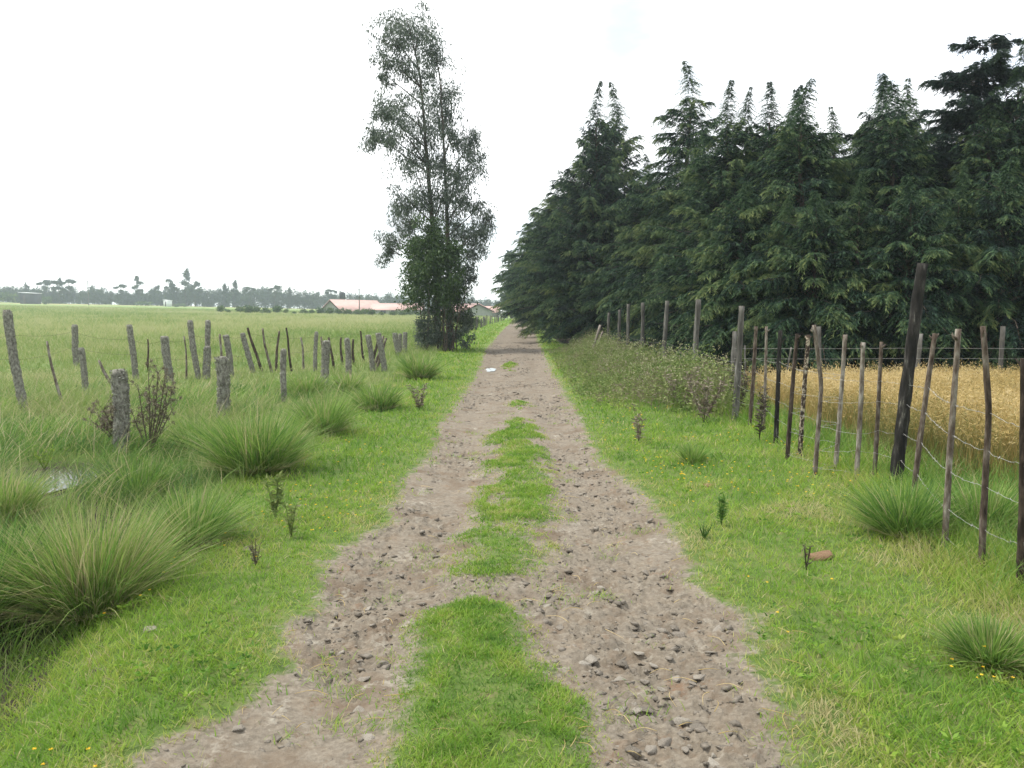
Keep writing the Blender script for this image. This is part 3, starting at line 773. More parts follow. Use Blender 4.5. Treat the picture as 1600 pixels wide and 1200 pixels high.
protos = []
def stone(px, py, w, label, group=None, flat=0.42, mat='stone', name='stone', sink=0.1, seed=None, rz=None):
    x, y, z = G(px, py)
    s = w / FPX * y / 2
    mb = MB(); V_, F_ = hull_shape(seed or random.randint(0, 9999), flat, 16, 0.07); mb.add(V_, [F_])
    o = mb.build(name, M[mat], smooth=True)
    o.location = (x, y, z - s * sink); o.scale = (s, s, s); o.rotation_euler = (random.uniform(-.15, .15), random.uniform(-.15, .15), random.uniform(0, 6.28) if rz is None else rz)
    return tag(o, label, name.replace('_', ' '), group)

stone(985, 1172, 46, 'dark angular rock beside the lower right grass strip edge', flat=0.6)
stone(1010, 1120, 44, 'flat pinkish stone just beyond the dark angular rock', flat=0.3)
stone(1065, 1125, 40, 'smooth grey stone right of the pinkish one', flat=0.4)
stone(1038, 1158, 40, 'long sloping grey rock in front of the smooth grey stone')
stone(945, 1105, 24, 'small pale round stone at the edge of the grass strip', flat=0.6)
stone(925, 1030, 36, 'grey block half buried beside the red earth patch', flat=0.5)
stone(972, 1035, 28, 'squarish pale brown stone right of the half buried block', flat=0.5)
stone(1062, 990, 34, 'pair-topped grey stone in the middle of the right rut')
stone(1008, 1064, 26, 'rounded stone low in the right rut')
stone(1115, 1180, 18, 'small dark stone by itself on smooth sandy ground', flat=0.6)
stone(372, 1137, 30, 'smooth rounded grey stone at the left grass edge', flat=0.55)
stone(436, 1152, 34, 'flat broad stone near the lower left of the track', flat=0.35)
stone(450, 1165, 26, 'brownish stone touching the flat broad one')
stone(604, 968, 26, 'light grey stone left of the round grass patch', flat=0.4)
stone(598, 1035, 24, 'small brown stone in the left rut')
stone(560, 1110, 34, 'layered dark rock beside the lower grass strip')
stone(577, 1150, 38, 'long dark rock at the strip edge near the bottom')
stone(160, 1045, 44, 'square brown-grey rock below the big tussock', flat=0.6)
stone(235, 985, 46, 'dark rock slab tucked under the right of the big tussock', flat=0.55)
stone(20, 1180, 40, 'grey rocks corner piece at the bottom left verge', flat=0.4)
stone(705, 1062, 34, 'pale flat stone showing through the grass strip', flat=0.2)
stone(815, 942, 24, 'smooth stone right of the round grass patch top')
stone(472, 790, 22, 'grey stone in the left verge beside bare earth', flat=0.4)
stone(385, 858, 30, 'dark stone under the fan of the second tussock', flat=0.5)
stone(1280, 872, 66, 'brown mound of dug earth in the right verge grass', mat='clod', name='earth_mound', flat=0.42, seed=21, rz=0.1, sink=-0.04)
stone(1105, 760, 26, 'low brown earth heap farther along the right verge', mat='clod', name='earth_mound', flat=0.4, sink=-0.2)
# unmarked loose stones on the track: nothing tells these apart
sp = []
for k in range(5):
    mb = MB(); V_, F_ = hull_shape(300 + k, 0.22 + 0.04 * k, 14, 0.06); mb.add(V_, [F_])
    sp.append(mb)
first = [None] * 5
cnt = 0
while cnt < 95:
    py = 600 + 600 * random.random() ** 0.8; px = random.uniform(300, 1200)
    x, y, z = G(px, py)
    if bare(np.array([x]), np.array([y]))[0] < 0.06 or fbm(np.array([x * 1.3]), np.array([y * 0.7]), 13, 3)[0] > 0.55: continue
    k = cnt % 5
    if first[k] is None:
        o = first[k] = sp[k].build('stone', M['stone'])
    else:
        o = first[k].copy(); scene.collection.objects.link(o)
    s = random.uniform(0.02, 0.05) * (1 + 0.03 * y)
    o.location = (x, y, z - 0.007); o.scale = (s, s, s * random.uniform(0.7, 1)); o.rotation_euler = (random.uniform(-.2, .2), random.uniform(-.2, .2), random.uniform(0, 6.28))
    tag(o, 'loose flat grey-brown stone half sunk in the bare track', 'stone', 'loose stones on the track')
    cnt += 1

# straw and twigs on the track
def straw():
    mb = MB()
    for k in range(150):
        px, py = random.uniform(300, 1250), random.uniform(700, 1195)
        x, y, z = G(px, py)
        if in_road(np.array([x]), np.array([y]))[0] < -0.3: continue
        a = random.uniform(0, 6.28); L = random.uniform(0.04, 0.15)
        p = np.array([[x, y, z + 0.02], [x + L * .5 * math.cos(a), y + L * .5 * math.sin(a), z + 0.035], [x + L * math.cos(a + .3), y + L * math.sin(a + .3), z + 0.02]])
        tube(mb, path(p, 7), np.linspace(0.0018, 0.0008, 7), 4, random.uniform(0.6, 1.0))
    tag(mb.build('dry_straw', M['grain']), 'dry straws and thin twigs scattered over the track', 'straw', kind='stuff')
straw()

# ------------------------------------------------------------------ tussocks
def tussock(px, py, rpx, hpx, n, label, green=0.42, dry=0.25, seed=0):
    r = np.random.default_rng(700 + seed)
    x, y, z = G(px, py)
    u = y / FPX
    rad, h = rpx * u, hpx * u
    mb = MB()
    a = r.uniform(0, 6.283, n); q = np.sqrt(r.uniform(0, 1, n))
    root = np.stack([np.cos(a) * q * rad * 0.38, np.sin(a) * q * rad * 0.38, np.zeros(n)], 1)
    H = h * r.uniform(0.45, 1.35, n)
    az = a + r.normal(0, 0.5, n)
    skew = 0.16 * np.array([math.cos(seed * 2.1), math.sin(seed * 2.1)])
    lean = np.clip(q * 0.46 + r.normal(0, 0.17, n) + (np.cos(az) * skew[0] + np.sin(az) * skew[1]), 0.02, 0.85)
    broken = r.uniform(size=n) < 0.10
    bend = np.clip(r.uniform(0.05, 0.5, n) * (0.35 + q) + 0.5 * broken, 0, 0.95)
    t = np.clip(green + 0.2 * (1 - q) * (r.uniform(size=n) < 0.5) + r.normal(0, 0.2, n), 0, 0.84)
    t = np.where(r.uniform(size=n) < dry * (1.5 - q), r.uniform(0.78, 1.0, n), t)
    blades(mb, root, H, r.uniform(0.003, 0.0085, n) * max(1, y / 5) ** 0.75, az, lean, bend, t, r, segs=4)
    # dead thatch hanging at the foot
    m = n // 6
    a = r.uniform(0, 6.283, m)
    root = np.stack([np.cos(a) * rad * 0.33, np.sin(a) * rad * 0.33, np.full(m, 0.05 * h)], 1)
    blades(mb, root, h * r.uniform(0.35, 0.7, m), 0.0042 * max(1, y / 5) ** 0.75, a + r.normal(0, 0.4, m), np.full(m, 0.8), r.uniform(0.2, 0.5, m), r.uniform(0.84, 1.0, m), r, segs=3)
    o = mb.build('grass_tussock', M['tussock'])
    o.location = (x, y, z - 0.02)
    return tag(o, label, 'tussock', 'rush tussocks beside the track')

tussock(145, 958, 150, 165, 3000, 'big arching tussock with straw-coloured heart above the square brown-grey rock', 0.53, 0.45, 1)
tussock(-40, 965, 130, 150, 1500, 'dark green tussock cut by the left picture edge beside the biggest tussock', 0.26, 0.10, 2)
tussock(300, 850, 82, 88, 1300, 'wide soft green tussock behind the biggest one, dark stone at its foot', 0.42, 0.08, 3)
tussock(400, 738, 115, 95, 2200, 'dome-shaped tussock with dark hollow of dead thatch near bare earth', 0.45, 0.16, 4)
tussock(505, 678, 62, 62, 1200, 'smaller bright tussock with dead thatch one along from the dome-shaped tussock', 0.47, 0.16, 5)
tussock(655, 592, 42, 40, 900, 'farthest round tussock near the foot of the eucalyptus', 0.50, 0.10, 6)
tussock(0, 810, 110, 75, 1300, 'pale seed-topped tussock beside the shining marsh water', 0.55, 0.30, 7)
tussock(215, 780, 90, 70, 1000, 'low green tussock in front of the brown thistle', 0.36, 0.10, 8)
tussock(310, 705, 70, 55, 900, 'small fresh green tussock right of the brown thistle', 0.48, 0.05, 9)
tussock(590, 640, 60, 42, 900, 'low spreading tussock among weeds before the eucalyptus', 0.46, 0.12, 10)
tussock(480, 618, 48, 36, 700, 'light green tussock at the foot of the lichened stubs', 0.55, 0.12, 11)
tussock(545, 612, 40, 30, 600, 'yellowish green tussock right of the middle lichened stub', 0.56, 0.14, 12)
tussock(1412, 838, 78, 88, 1500, 'green tussock at the foot of the thick leaning post', 0.36, 0.08, 13)
tussock(1545, 1035, 85, 70, 1700, 'spiky tussock at the lower right with flattened dead blades', 0.44, 0.18, 14)
tussock(1082, 722, 34, 30, 500, 'little bright green tussock in the right verge below the weeds', 0.50, 0.0, 15)
tussock(1530, 830, 90, 80, 1500, 'loose tussock behind the wires of the nearest stakes', 0.42, 0.10, 16)

# ------------------------------------------------------------------ left side: lichened posts and thin stakes
def post_geo(bx, by, tx, ty, wpx, seed, rings=26, sides=14, rough=0.07, Y=None, sink=0.12):
    r = np.random.default_rng(seed)
    x, y, z = G(bx, by)
    if Y: y = Y
    top = at(tx, ty, y)
    rad = wpx / FPX * y / 2
    base = np.array([x, y, z])
    d = top - base
    P = base + d * np.linspace(-sink, 1, rings)[:, None]
    P[:, 0] += rad * 0.25 * np.sin(np.linspace(0, 4, rings) + seed); P[:, 1] += rad * 0.25 * np.cos(np.linspace(0, 3, rings) + seed)
    return base, P, rad, r

def lichen_post(bx, by, tx, ty, w, label, seed, tuft=True, group='lichened posts left of the track'):
    base, P, rad, r = post_geo(bx, by, tx, ty, w, seed)
    root = empty('fence_post', base, label=label, cat='post', group=group)
    mb = MB()
    rr = rad * (1 + 0.06 * r.normal(size=len(P))); rr[-1] *= 0.7
    tube(mb, P - base, rr, 14, 0.5, True, 0.06, r)
    mb.build('shaft', M['lichen post'], root, smooth=True)
    lb = MB(); n = 1500 if by > 600 else 700
    u = r.uniform(0.12, 1, n) ** 0.8; a = r.uniform(0, 6.283, n)
    keep = fbm(a * 1.5 + seed, u * 7, seed, 3) > 0.4
    u, a = u[keep], a[keep]; n = len(u)
    i = u * (len(P) - 1); i0 = np.clip(i.astype(int), 0, len(P) - 2)
    c = P[i0] + (P[i0 + 1] - P[i0]) * (i - i0)[:, None] - base
    N = np.stack([np.cos(a), np.sin(a), np.zeros(n)], 1)
    s = rad * r.uniform(0.12, 0.34, n)
    cards(lb, c + N * rad * 0.94, N + r.normal(0, 0.7, (n, 3)), s, s * 0.9, r.uniform(0, 1, n), r)
    lb.build('lichen', M['lichen'], root)
    return root

LP = [
 (40, 648, 10, 484, 13, 'tallest lichened post, leaning left, at the left edge of the field'),
 (121, 572, 115, 507, 9, 'thin grey post just behind a shorter leaning one'),
 (136, 617, 125, 543, 9, 'short leaning lichened post in front of a thin grey post'),
 (188, 705, 185, 577, 23, 'thickest lichened stub, wrapped by the brown thistle'),
 (211, 592, 203, 507, 9, 'slim pale lichened post straight behind the thickest stub'),
 (264, 598, 259, 525, 12, 'stout grey lichened post above the brown thistle'),
 (310, 592, 297, 500, 9, 'tall lichened post, left of a close pair, leaning left'),
 (326, 588, 324, 500, 8, 'tall upright lichened post behind a squat stub'),
 (324, 592, 322, 541, 11, 'squat pale stub in front of a tall upright post'),
 (362, 590, 352, 523, 9, 'leaning lichened post half behind a thick near stub'),
 (346, 655, 348, 557, 19, 'thick flat-topped lichened stub behind the dome-shaped tussock'),
 (394, 582, 380, 520, 8, 'leaning grey post left of the row of thin dark stakes'),
 (443, 628, 444, 545, 9, 'narrow near stub among tall green grass'),
 (493, 580, 494, 518, 6, 'slender pale post behind the thin dark stakes'),
 (509, 604, 508, 532, 12, 'middle lichened stub, upright and sturdy'),
 (546, 588, 541, 528, 9, 'pale lichened post right of the middle stub'),
 (582, 580, 575, 523, 8, 'leaning lichened post just left of the propped bundle of sticks'),
 (600, 580, 592, 520, 9, 'lichened post that the bundle of sticks leans on'),
 (622, 556, 618, 520, 8, 'left post of the far trio near the eucalyptus'),
 (626, 554, 625, 521, 6, 'middle post of the far trio near the eucalyptus'),
 (634, 552, 632, 519, 7, 'right post of the far trio near the eucalyptus'),
]
for k, a in enumerate(LP): lichen_post(*a, seed=40 + k)

def stake(bx, by, tx, ty, w, label, seed, mat='stake', group='thin stakes left of the track'):
    base, P, rad, r = post_geo(bx, by, tx, ty, w, seed, rings=12)
    mb = MB()
    P = P - base; P[:, 0] += 0.02 * np.sin(np.linspace(0, 5, 12) + seed) * np.linspace(0, 1, 12)
    tube(mb, P, rad * np.linspace(1.15, 0.75, 12), 7, 0.5, True, 0.08, r)
    o = mb.build('fence_stake', M[mat], smooth=True); o.location = base
    return tag(o, label, 'stake', group)

ST = [
 (101, 642, 72, 533, 4.5, 'long crooked stake leaning left, right of the tallest lichened post'),
 (178, 605, 152, 563, 5, 'dark stick slanting out behind the thickest stub'),
 (232, 582, 230, 530, 3, 'thin stake between a slim pale post and a stout grey one'),
 (292, 592, 288, 525, 3, 'thin crooked stake left of the close pair of tall posts'),
 (345, 585, 345, 522, 4, 'dark upright stake behind the thick flat-topped stub'),
 (408, 580, 388, 512, 4.5, 'black stake with the strongest lean, first of the dark row'),
 (424, 582, 410, 513, 4, 'black stake leaning left, second of the dark row'),
 (432, 580, 435, 517, 4, 'upright dark stake, third of the dark row'),
 (456, 580, 446, 512, 3.5, 'tall thin stake behind the narrow near stub'),
 (475, 577, 470, 527, 3.5, 'short dark stake between narrow near stub and slender pale post'),
 (504, 578, 503, 526, 4, 'dark stake just left of the middle stub'),
 (521, 577, 515, 527, 4, 'dark stake just right of the middle stub'),
 (534, 570, 533, 527, 4, 'grey stake left of the pale lichened post'),
 (553, 570, 551, 530, 4, 'dark stake right of the pale lichened post'),
 (569, 566, 562, 517, 3.5, 'tall stake with a bent top left of the stick bundle'),
 (582, 568, 592, 520, 4.5, 'left stick of the propped bundle'),
 (584, 574, 600, 525, 4.5, 'middle stick of the propped bundle'),
 (587, 578, 605, 528, 4.5, 'right stick of the propped bundle'),
]
for k, a in enumerate(ST): stake(*a, seed=90 + k)

for zz_, lab in ((1.02, 'upper rusty wire sagging between the lichened posts of the left field'), (0.62, 'lower rusty wire sagging between the lichened posts of the left field')):
    r = np.random.default_rng(int(zz_ * 100)); pts = []
    for bx, by in ((-160, 590), (40, 600), (121, 572), (211, 592), (264, 598), (310, 592), (362, 590), (394, 582), (493, 580), (546, 588), (582, 580), (622, 556)):
        x, y, z = G(bx, by); pts.append(np.array([x - 0.03, y - 0.09, z + zz_ + r.normal(0, 0.04)]))
    line = []
    for a, b in zip(pts[:-1], pts[1:]):
        t = np.linspace(0, 1, 8, endpoint=False)[:, None]; seg = a + (b - a) * t; seg[:, 2] -= (4 * t * (1 - t))[:, 0] * r.uniform(0.03, 0.10); line.append(seg)
    line = np.concatenate(line + [pts[-1][None]])
    mb = MB(); tube(mb, line - line[0], 0.0028, 5); o = mb.build('fence_wire', M['stake']); o.location = line[0]
    tag(o, lab, 'wire')

# ------------------------------------------------------------------ right side: the wire fence
fence = empty('wire_fence', (3.4, 7, 0), label='wire fence of bark stakes and a thick leaning post by the grain', cat='fence')
fbase = np.array((3.4, 7.0, 0.0))
RP = [  # base, top, width, material, optional mid
 (1150, 655, 1158, 478, 10, 'grey post', None), (1172, 668, 1181, 510, 6, 'stake', None), (1193, 672, 1198, 510, 4.5, 'stake', None),
 (1211, 692, 1220, 516, 7, 'dark post', None), (1229, 718, 1246, 522, 6.5, 'stake', None), (1250, 712, 1263, 523, 7, 'mottled', None),
 (1273, 742, 1272, 508, 7, 'stake', (1284, 600)), (1306, 738, 1320, 523, 7, 'stake', None), (1338, 752, 1349, 535, 7.5, 'stake', None),
 (1365, 752, 1378, 534, 6.5, 'stake', None), (1396, 760, 1443, 412, 19, 'dark post', None), (1425, 785, 1461, 521, 8.5, 'stake', None),
 (1476, 860, 1497, 514, 9.5, 'stake', None), (1533, 893, 1536, 510, 10, 'stake', (1546, 640)), (1595, 925, 1600, 560, 12, 'stake', None)]
tops = []
for k, (bx, by, tx, ty, w, mat, mid) in enumerate(RP):
    base, P, rad, r = post_geo(bx, by, tx, ty, w, 130 + k, rings=22)
    if mid:
        t = np.linspace(-0.12, 1, 22); mx = at(*mid, base[1])[0]; tm = (at(*mid, base[1])[2] - base[2]) / (at(tx, ty, base[1])[2] - base[2])
        P[:, 0] = np.interp(t, [-0.12, 0, tm, 1], [base[0], base[0], mx, at(tx, ty, base[1])[0]])
        P[1:-1, 0] = (P[:-2, 0] + 2 * P[1:-1, 0] + P[2:, 0]) / 4
    mb = MB()
    tube(mb, P - fbase, rad * np.linspace(1.1, 0.85, 22), 12, 0.5, True, 0.06, r)
    if mat in ('stake', 'mottled'):                       # split, frayed heads
        for q in range(3):
            d = unit(np.array([r.normal(0, 0.6), r.normal(0, 0.6), 1.0])); p0 = P[-2] - fbase
            tube(mb, np.stack([p0, p0 + d * rad * 2.0, p0 + d * rad * 3.0 + r.normal(0, rad * 0.5, 3)]), [rad * 0.5, rad * 0.4, rad * 0.15], 5)
    o = mb.build('post', M[mat], fence, smooth=True)
    if k == 10: o['label'] = 'thick black weathered post leaning right'
    if k == 5: o['label'] = 'mottled bark stake'
    tops.append((base, P))
# taller grey posts carrying on past the weeds
RP2 = [(1085, 612, 1091, 468, 9, None), (1036, 588, 1042, 470, 7, None), (1003, 578, 1004, 473, 6, None), (979, 568, 982, 475, 5.5, None), (965, 562, 969, 484, 5, None), (950, 556, 952, 489, 5, None)]
for k, (bx, by, tx, ty, w, _) in enumerate(RP2):
    base, P, rad, r = post_geo(bx, by, tx, ty, w, 160 + k, rings=16)
    mb = MB(); tube(mb, P - fbase, rad * np.linspace(1.05, 0.92, 16), 10, 0.5, True, 0.05, r)
    mb.build('post', M['grey post'], fence, smooth=True)
    tops.append((base, P))
# a further stake just outside the frame keeps the wires up
bx_, by_ = 2.82, 3.3
P = np.stack([np.full(12, bx_), np.full(12, by_), np.linspace(-0.1, 1.4, 12)], 1)
mb = MB(); tube(mb, P - fbase, 0.024, 10, 0.5, True, 0.06); mb.build('post', M['stake'], fence, smooth=True)
tops.insert(15, (np.array([bx_, by_, 0.0]), P))
near = sorted(tops, key=lambda t: t[0][1])
def on_post(t, h):
    base, P = t
    z = base[2] + h
    return np.array([np.interp(z, P[:, 2], P[:, 0]), np.interp(z, P[:, 2], P[:, 1]) - 0.02, z])
hs = [0.98, 0.76, 0.52, 0.28, 0.07]
for s, h in enumerate(hs):
    mb = MB(); r = np.random.default_rng(900 + s)
    pts = []
    lim = len(near) if s < 2 else 17
    for k in range(lim):
        pts.append(on_post(near[k], h + r.normal(0, 0.02) - (0.12 if k > 14 and s == 0 else 0)))
    line = []
    for a, b in zip(pts[:-1], pts[1:]):
        m = 8; t = np.linspace(0, 1, m, endpoint=False)[:, None]
        seg = a + (b - a) * t; L = np.linalg.norm(b - a)
        seg[:, 2] -= (4 * t * (1 - t))[:, 0] * (0.006 + 0.012 * L) + r.normal(0, 0.004, m)
        line.append(seg)
    line = np.concatenate(line + [pts[-1][None]]) - fbase
    tube(mb, line, 0.00125, 5)
    d = np.r_[0, np.cumsum(np.linalg.norm(np.diff(line, axis=0), axis=1))]
    for q in np.arange(0.05, min(d[-1], 9), 0.13):                 # barbs
        c = np.array([np.interp(q, d, line[:, k]) for k in range(3)])
        for _ in range(2):
            v = unit(r.normal(size=3)) * 0.013
            tube(mb, np.stack([c - v, c, c + v]), [0.0006, 0.0012, 0.0006], 4)
    mb.build('wire', M['wire'], fence)

# leaning grey rails where the fence ends behind the weeds
mb = MB()
pA = at(921, 553, 27.0); pB = at(938, 508, 27.2); pA[2] -= 0.25
tube(mb, path([pA, pB], 8), 0.045, 8, rough=0.05)
o = mb.build('leaning_pole', M['pale bark'], smooth=True)
tag(o, 'pale pole leaning right at the far end of the weeds', 'pole')
mb = MB()
pA = at(926, 552, 27.5); pB = at(942, 518, 27.6); pA[2] -= 0.25
tube(mb, path([pA, (pA + pB) / 2 + np.array([0.02, 0, 0.1]), pB], 8), 0.035, 8, rough=0.05)
tag(mb.build('leaning_pole', M['pale bark'], smooth=True), 'shorter forked pole crossing behind the pale leaning pole', 'pole')

# far fence along the wood
ff = empty('wire_fence', (7, 15.7, 0), label='thin two-strand fence along the foot of the dark wood', cat='fence')
fb = np.array((7, 15.7, 0.0)); posts = []
for x, top in ((4.3, 1.25), (6.05, 1.35), (7.9, 1.2), (9.55, 1.35), (11.3, 1.25), (13.2, 1.3)):
    z = float(terr(x, 15.7)); lean = random.uniform(-0.08, 0.12)
    mb = MB(); P = np.stack([np.linspace(x - 0.0, x + lean, 10), np.full(10, 15.7), np.linspace(z - 0.1, z + top, 10)], 1)
    tube(mb, P - fb, 0.045, 9, rough=0.06); mb.build('post', M['grey post'], ff, smooth=True); posts.append((x, lean, z, top))
for x, top in ((4.6, 0.98), (4.95, 0.9), (5.3, 0.95), (4.75, 0.8)):
    z = float(terr(x, 15.7)); lean = random.uniform(-0.25, 0.25)
    mb = MB(); P = np.stack([np.linspace(x, x + lean, 10), np.full(10, 15.72), np.linspace(z - 0.1, z + top, 10)], 1)
    tube(mb, P - fb, 0.018, 7, rough=0.06); mb.build('post', M['grey post'], ff, smooth=True)
for h in (0.72, 0.92):
    pts = [np.array([x + lean * h / top, 15.64, z + h]) for x, lean, z, top in posts]
    mb = MB(); tube(mb, path(pts, 40) - fb, 0.0025, 5); mb.build('wire', M['wire'], ff)

# far post row beyond the eucalyptus
fr = empty('post_fence', (-3, 95, float(terr(-3, 95))), label='far row of short posts along the left side beyond the eucalyptus', cat='fence')
fo = np.array(fr.location[:])
for k in range(26):
    t = k / 25; Y = 62 * (130 / 62) ** t
    X = np.interp(Y, [62, 90, 130], [-3.6, -2.8, -1.2]) + random.uniform(-0.08, 0.08)
    z = float(terr(X, Y)); h = random.uniform(0.85, 1.2)
    mb = MB(); P = np.stack([np.linspace(X, X + random.uniform(-.1, .1), 6), np.full(6, Y), np.linspace(z - 0.1, z + h, 6)], 1)
    tube(mb, P - fo, 0.055, 7, rough=0.06); mb.build('post', M['grey post'], fr, smooth=True)

# ------------------------------------------------------------------ thistles and single weeds
def thistle(px, py, stems, seed, label, scale=1.0):
    r = np.random.default_rng(seed)
    x, y, z = G(px, py); base = np.array([x, y, z])
    root = empty('thistle', base, label=label, cat='thistle', group='dry brown thistles')
    sb, hb = MB(), MB()
    for tx, ty in stems:
        top = at(tx, ty, y + r.uniform(-0.25, 0.25)) - base
        c = path([np.zeros(3), top * 0.4 + np.array([0.15 * top[0], 0, 0.08]), top], 12)
        tube(sb, c, np.linspace(0.011, 0.004, 12) * scale, 5, 0.3)
        for k in range(9):
            p = c[r.integers(4, 12)]
            d = unit(np.array([r.normal(0, 0.7), r.normal(0, 0.7), 0.9])); L = r.uniform(0.08, 0.24) * scale
            q = p + d * L
            tube(sb, np.stack([p, p + d * L * 0.5 + np.array([0, 0, 0.01]), q]), [0.004 * scale, 0.003 * scale, 0.002 * scale], 4, 0.35)
            n = 26
            cards(hb, np.repeat(q[None], n, 0) + r.normal(0, 0.008, (n, 3)), r.normal(size=(n, 3)) + np.array([0, 0, 0.4]), r.uniform(0.022, 0.042, n) * scale, 0.009 * scale, r.uniform(0.2, 0.9, n), r)
            n = 9
            u = r.uniform(0, 1, n)[:, None]
            cards(hb, p + (q - p) * u, r.normal(size=(n, 3)), r.uniform(0.03, 0.06, n) * scale, 0.009 * scale, r.uniform(0.4, 1.0, n), r)
    sb.build('stem', M['dead'], root); hb.build('seed_head', M['dead'], root)
thistle(233, 712, [(205, 640), (215, 600), (232, 585), (247, 583), (258, 592), (268, 615), (272, 635), (240, 620), (262, 610)], 5, 'tall branching brown thistle with spiny seed heads beside the thickest stub')
thistle(188, 700, [(140, 655), (150, 645), (162, 640), (172, 645), (158, 665), (180, 650)], 6, 'low bushy brown thistle left of the thickest stub')

def sprig(px, py, hpx, label, mat='tussock', seed=0, dens=90, tint=(0.15, 0.55), wide=0.35):
    r = np.random.default_rng(seed); x, y, z = G(px, py); h = hpx * y / FPX
    mb = MB()
    ns = 4 if wide < 0.6 else 11
    dens = dens * 2 if h > 0.5 else dens
    for s in range(ns):
        a = r.uniform(0, 6.28); top = np.array([math.cos(a) * h * wide * .5, math.sin(a) * h * wide * .5, h * r.uniform(0.7, 1)])
        c = path([np.zeros(3), top * 0.5, top], 8); tube(mb, c, np.linspace(0.004, 0.002, 8), 4, tint[0])
        n = max(3, dens // ns); u = r.uniform(0.15, 1, n)
        p = np.stack([np.interp(u, np.linspace(0, 1, 8), c[:, k]) for k in range(3)], 1)
        cards(mb, p, r.normal(size=(n, 3)) * np.array([1, 1, 0.5]) + np.array([0, 0, 0.5]), np.minimum(h * r.uniform(0.12, 0.28, n), r.uniform(0.05, 0.10, n)), min(h * 0.045, 0.02), r.uniform(*tint, n), r)
    o = mb.build('weed_plant', M[mat]); o.location = (x, y, z)
    tag(o, label, 'weed')
sprig(1127, 822, 52, 'dark upright leafy weed standing in the right verge', seed=1, dens=140, wide=0.2)
sprig(1100, 842, 26, 'low bluish weed left of the dark upright weed', seed=2, tint=(0.1, 0.5), wide=0.9)
sprig(1260, 890, 44, 'bare twiggy sprig beside the brown earth mound', 'dead', 4, 24, (0.0, 0.3), 0.25)
sprig(400, 885, 48, 'thin brown weed at the right foot of the wide soft tussock', 'dead', 5, 60, (0.2, 0.7), 0.3)
sprig(430, 810, 80, 'yellow-flecked weed between dome-shaped tussock and verge', 'weed', 6, 160, (0.3, 0.66), 0.3)
sprig(455, 840, 60, 'second slim weed near the verge, right of the yellow-flecked one', 'weed', 7, 100, (0.35, 0.7), 0.3)
sprig(1152, 650, 75, 'dead brown leaves hanging around the thick grey fence post', 'dead', 8, 200, (0.0, 0.5), 0.5)
sprig(1186, 690, 95, 'dark dry weed stalk between two near stakes', 'dead', 9, 90, (0.0, 0.35), 0.2)
sprig(1100, 660, 85, 'grey dead bush in the tall weeds before the fence', 'dead', 10, 220, (0.3, 0.9), 0.7)
sprig(1065, 640, 70, 'smaller grey-brown dead bush in the weeds', 'dead', 11, 150, (0.4, 1.0), 0.8)
sprig(998, 692, 45, 'brown dried weed low at the edge of the weed bank', 'dead', 12, 140, (0.4, 0.9), 0.5)
sprig(655, 640, 40, 'reddish brown dried weed beside the left verge', 'dead', 13, 220, (0.3, 0.9), 0.9)
sprig(70, 735, 42, 'broad-leaved bright weed at the edge of the marsh water', 'lawn', 14, 40, (0.5, 0.75), 0.8)
sprig(235, 745, 38, 'broad-leaved weed under the branching thistle', 'lawn', 15, 40, (0.45, 0.7), 0.9)
sprig(1590, 690, 20, 'brown seed head weed at the fence by the right edge', 'dead', 16, 20)
sprig(1332, 665, 42, 'reddish dried weed inside the fence before the grain', 'dead', 17, 60, (0.2, 0.6), 0.5)

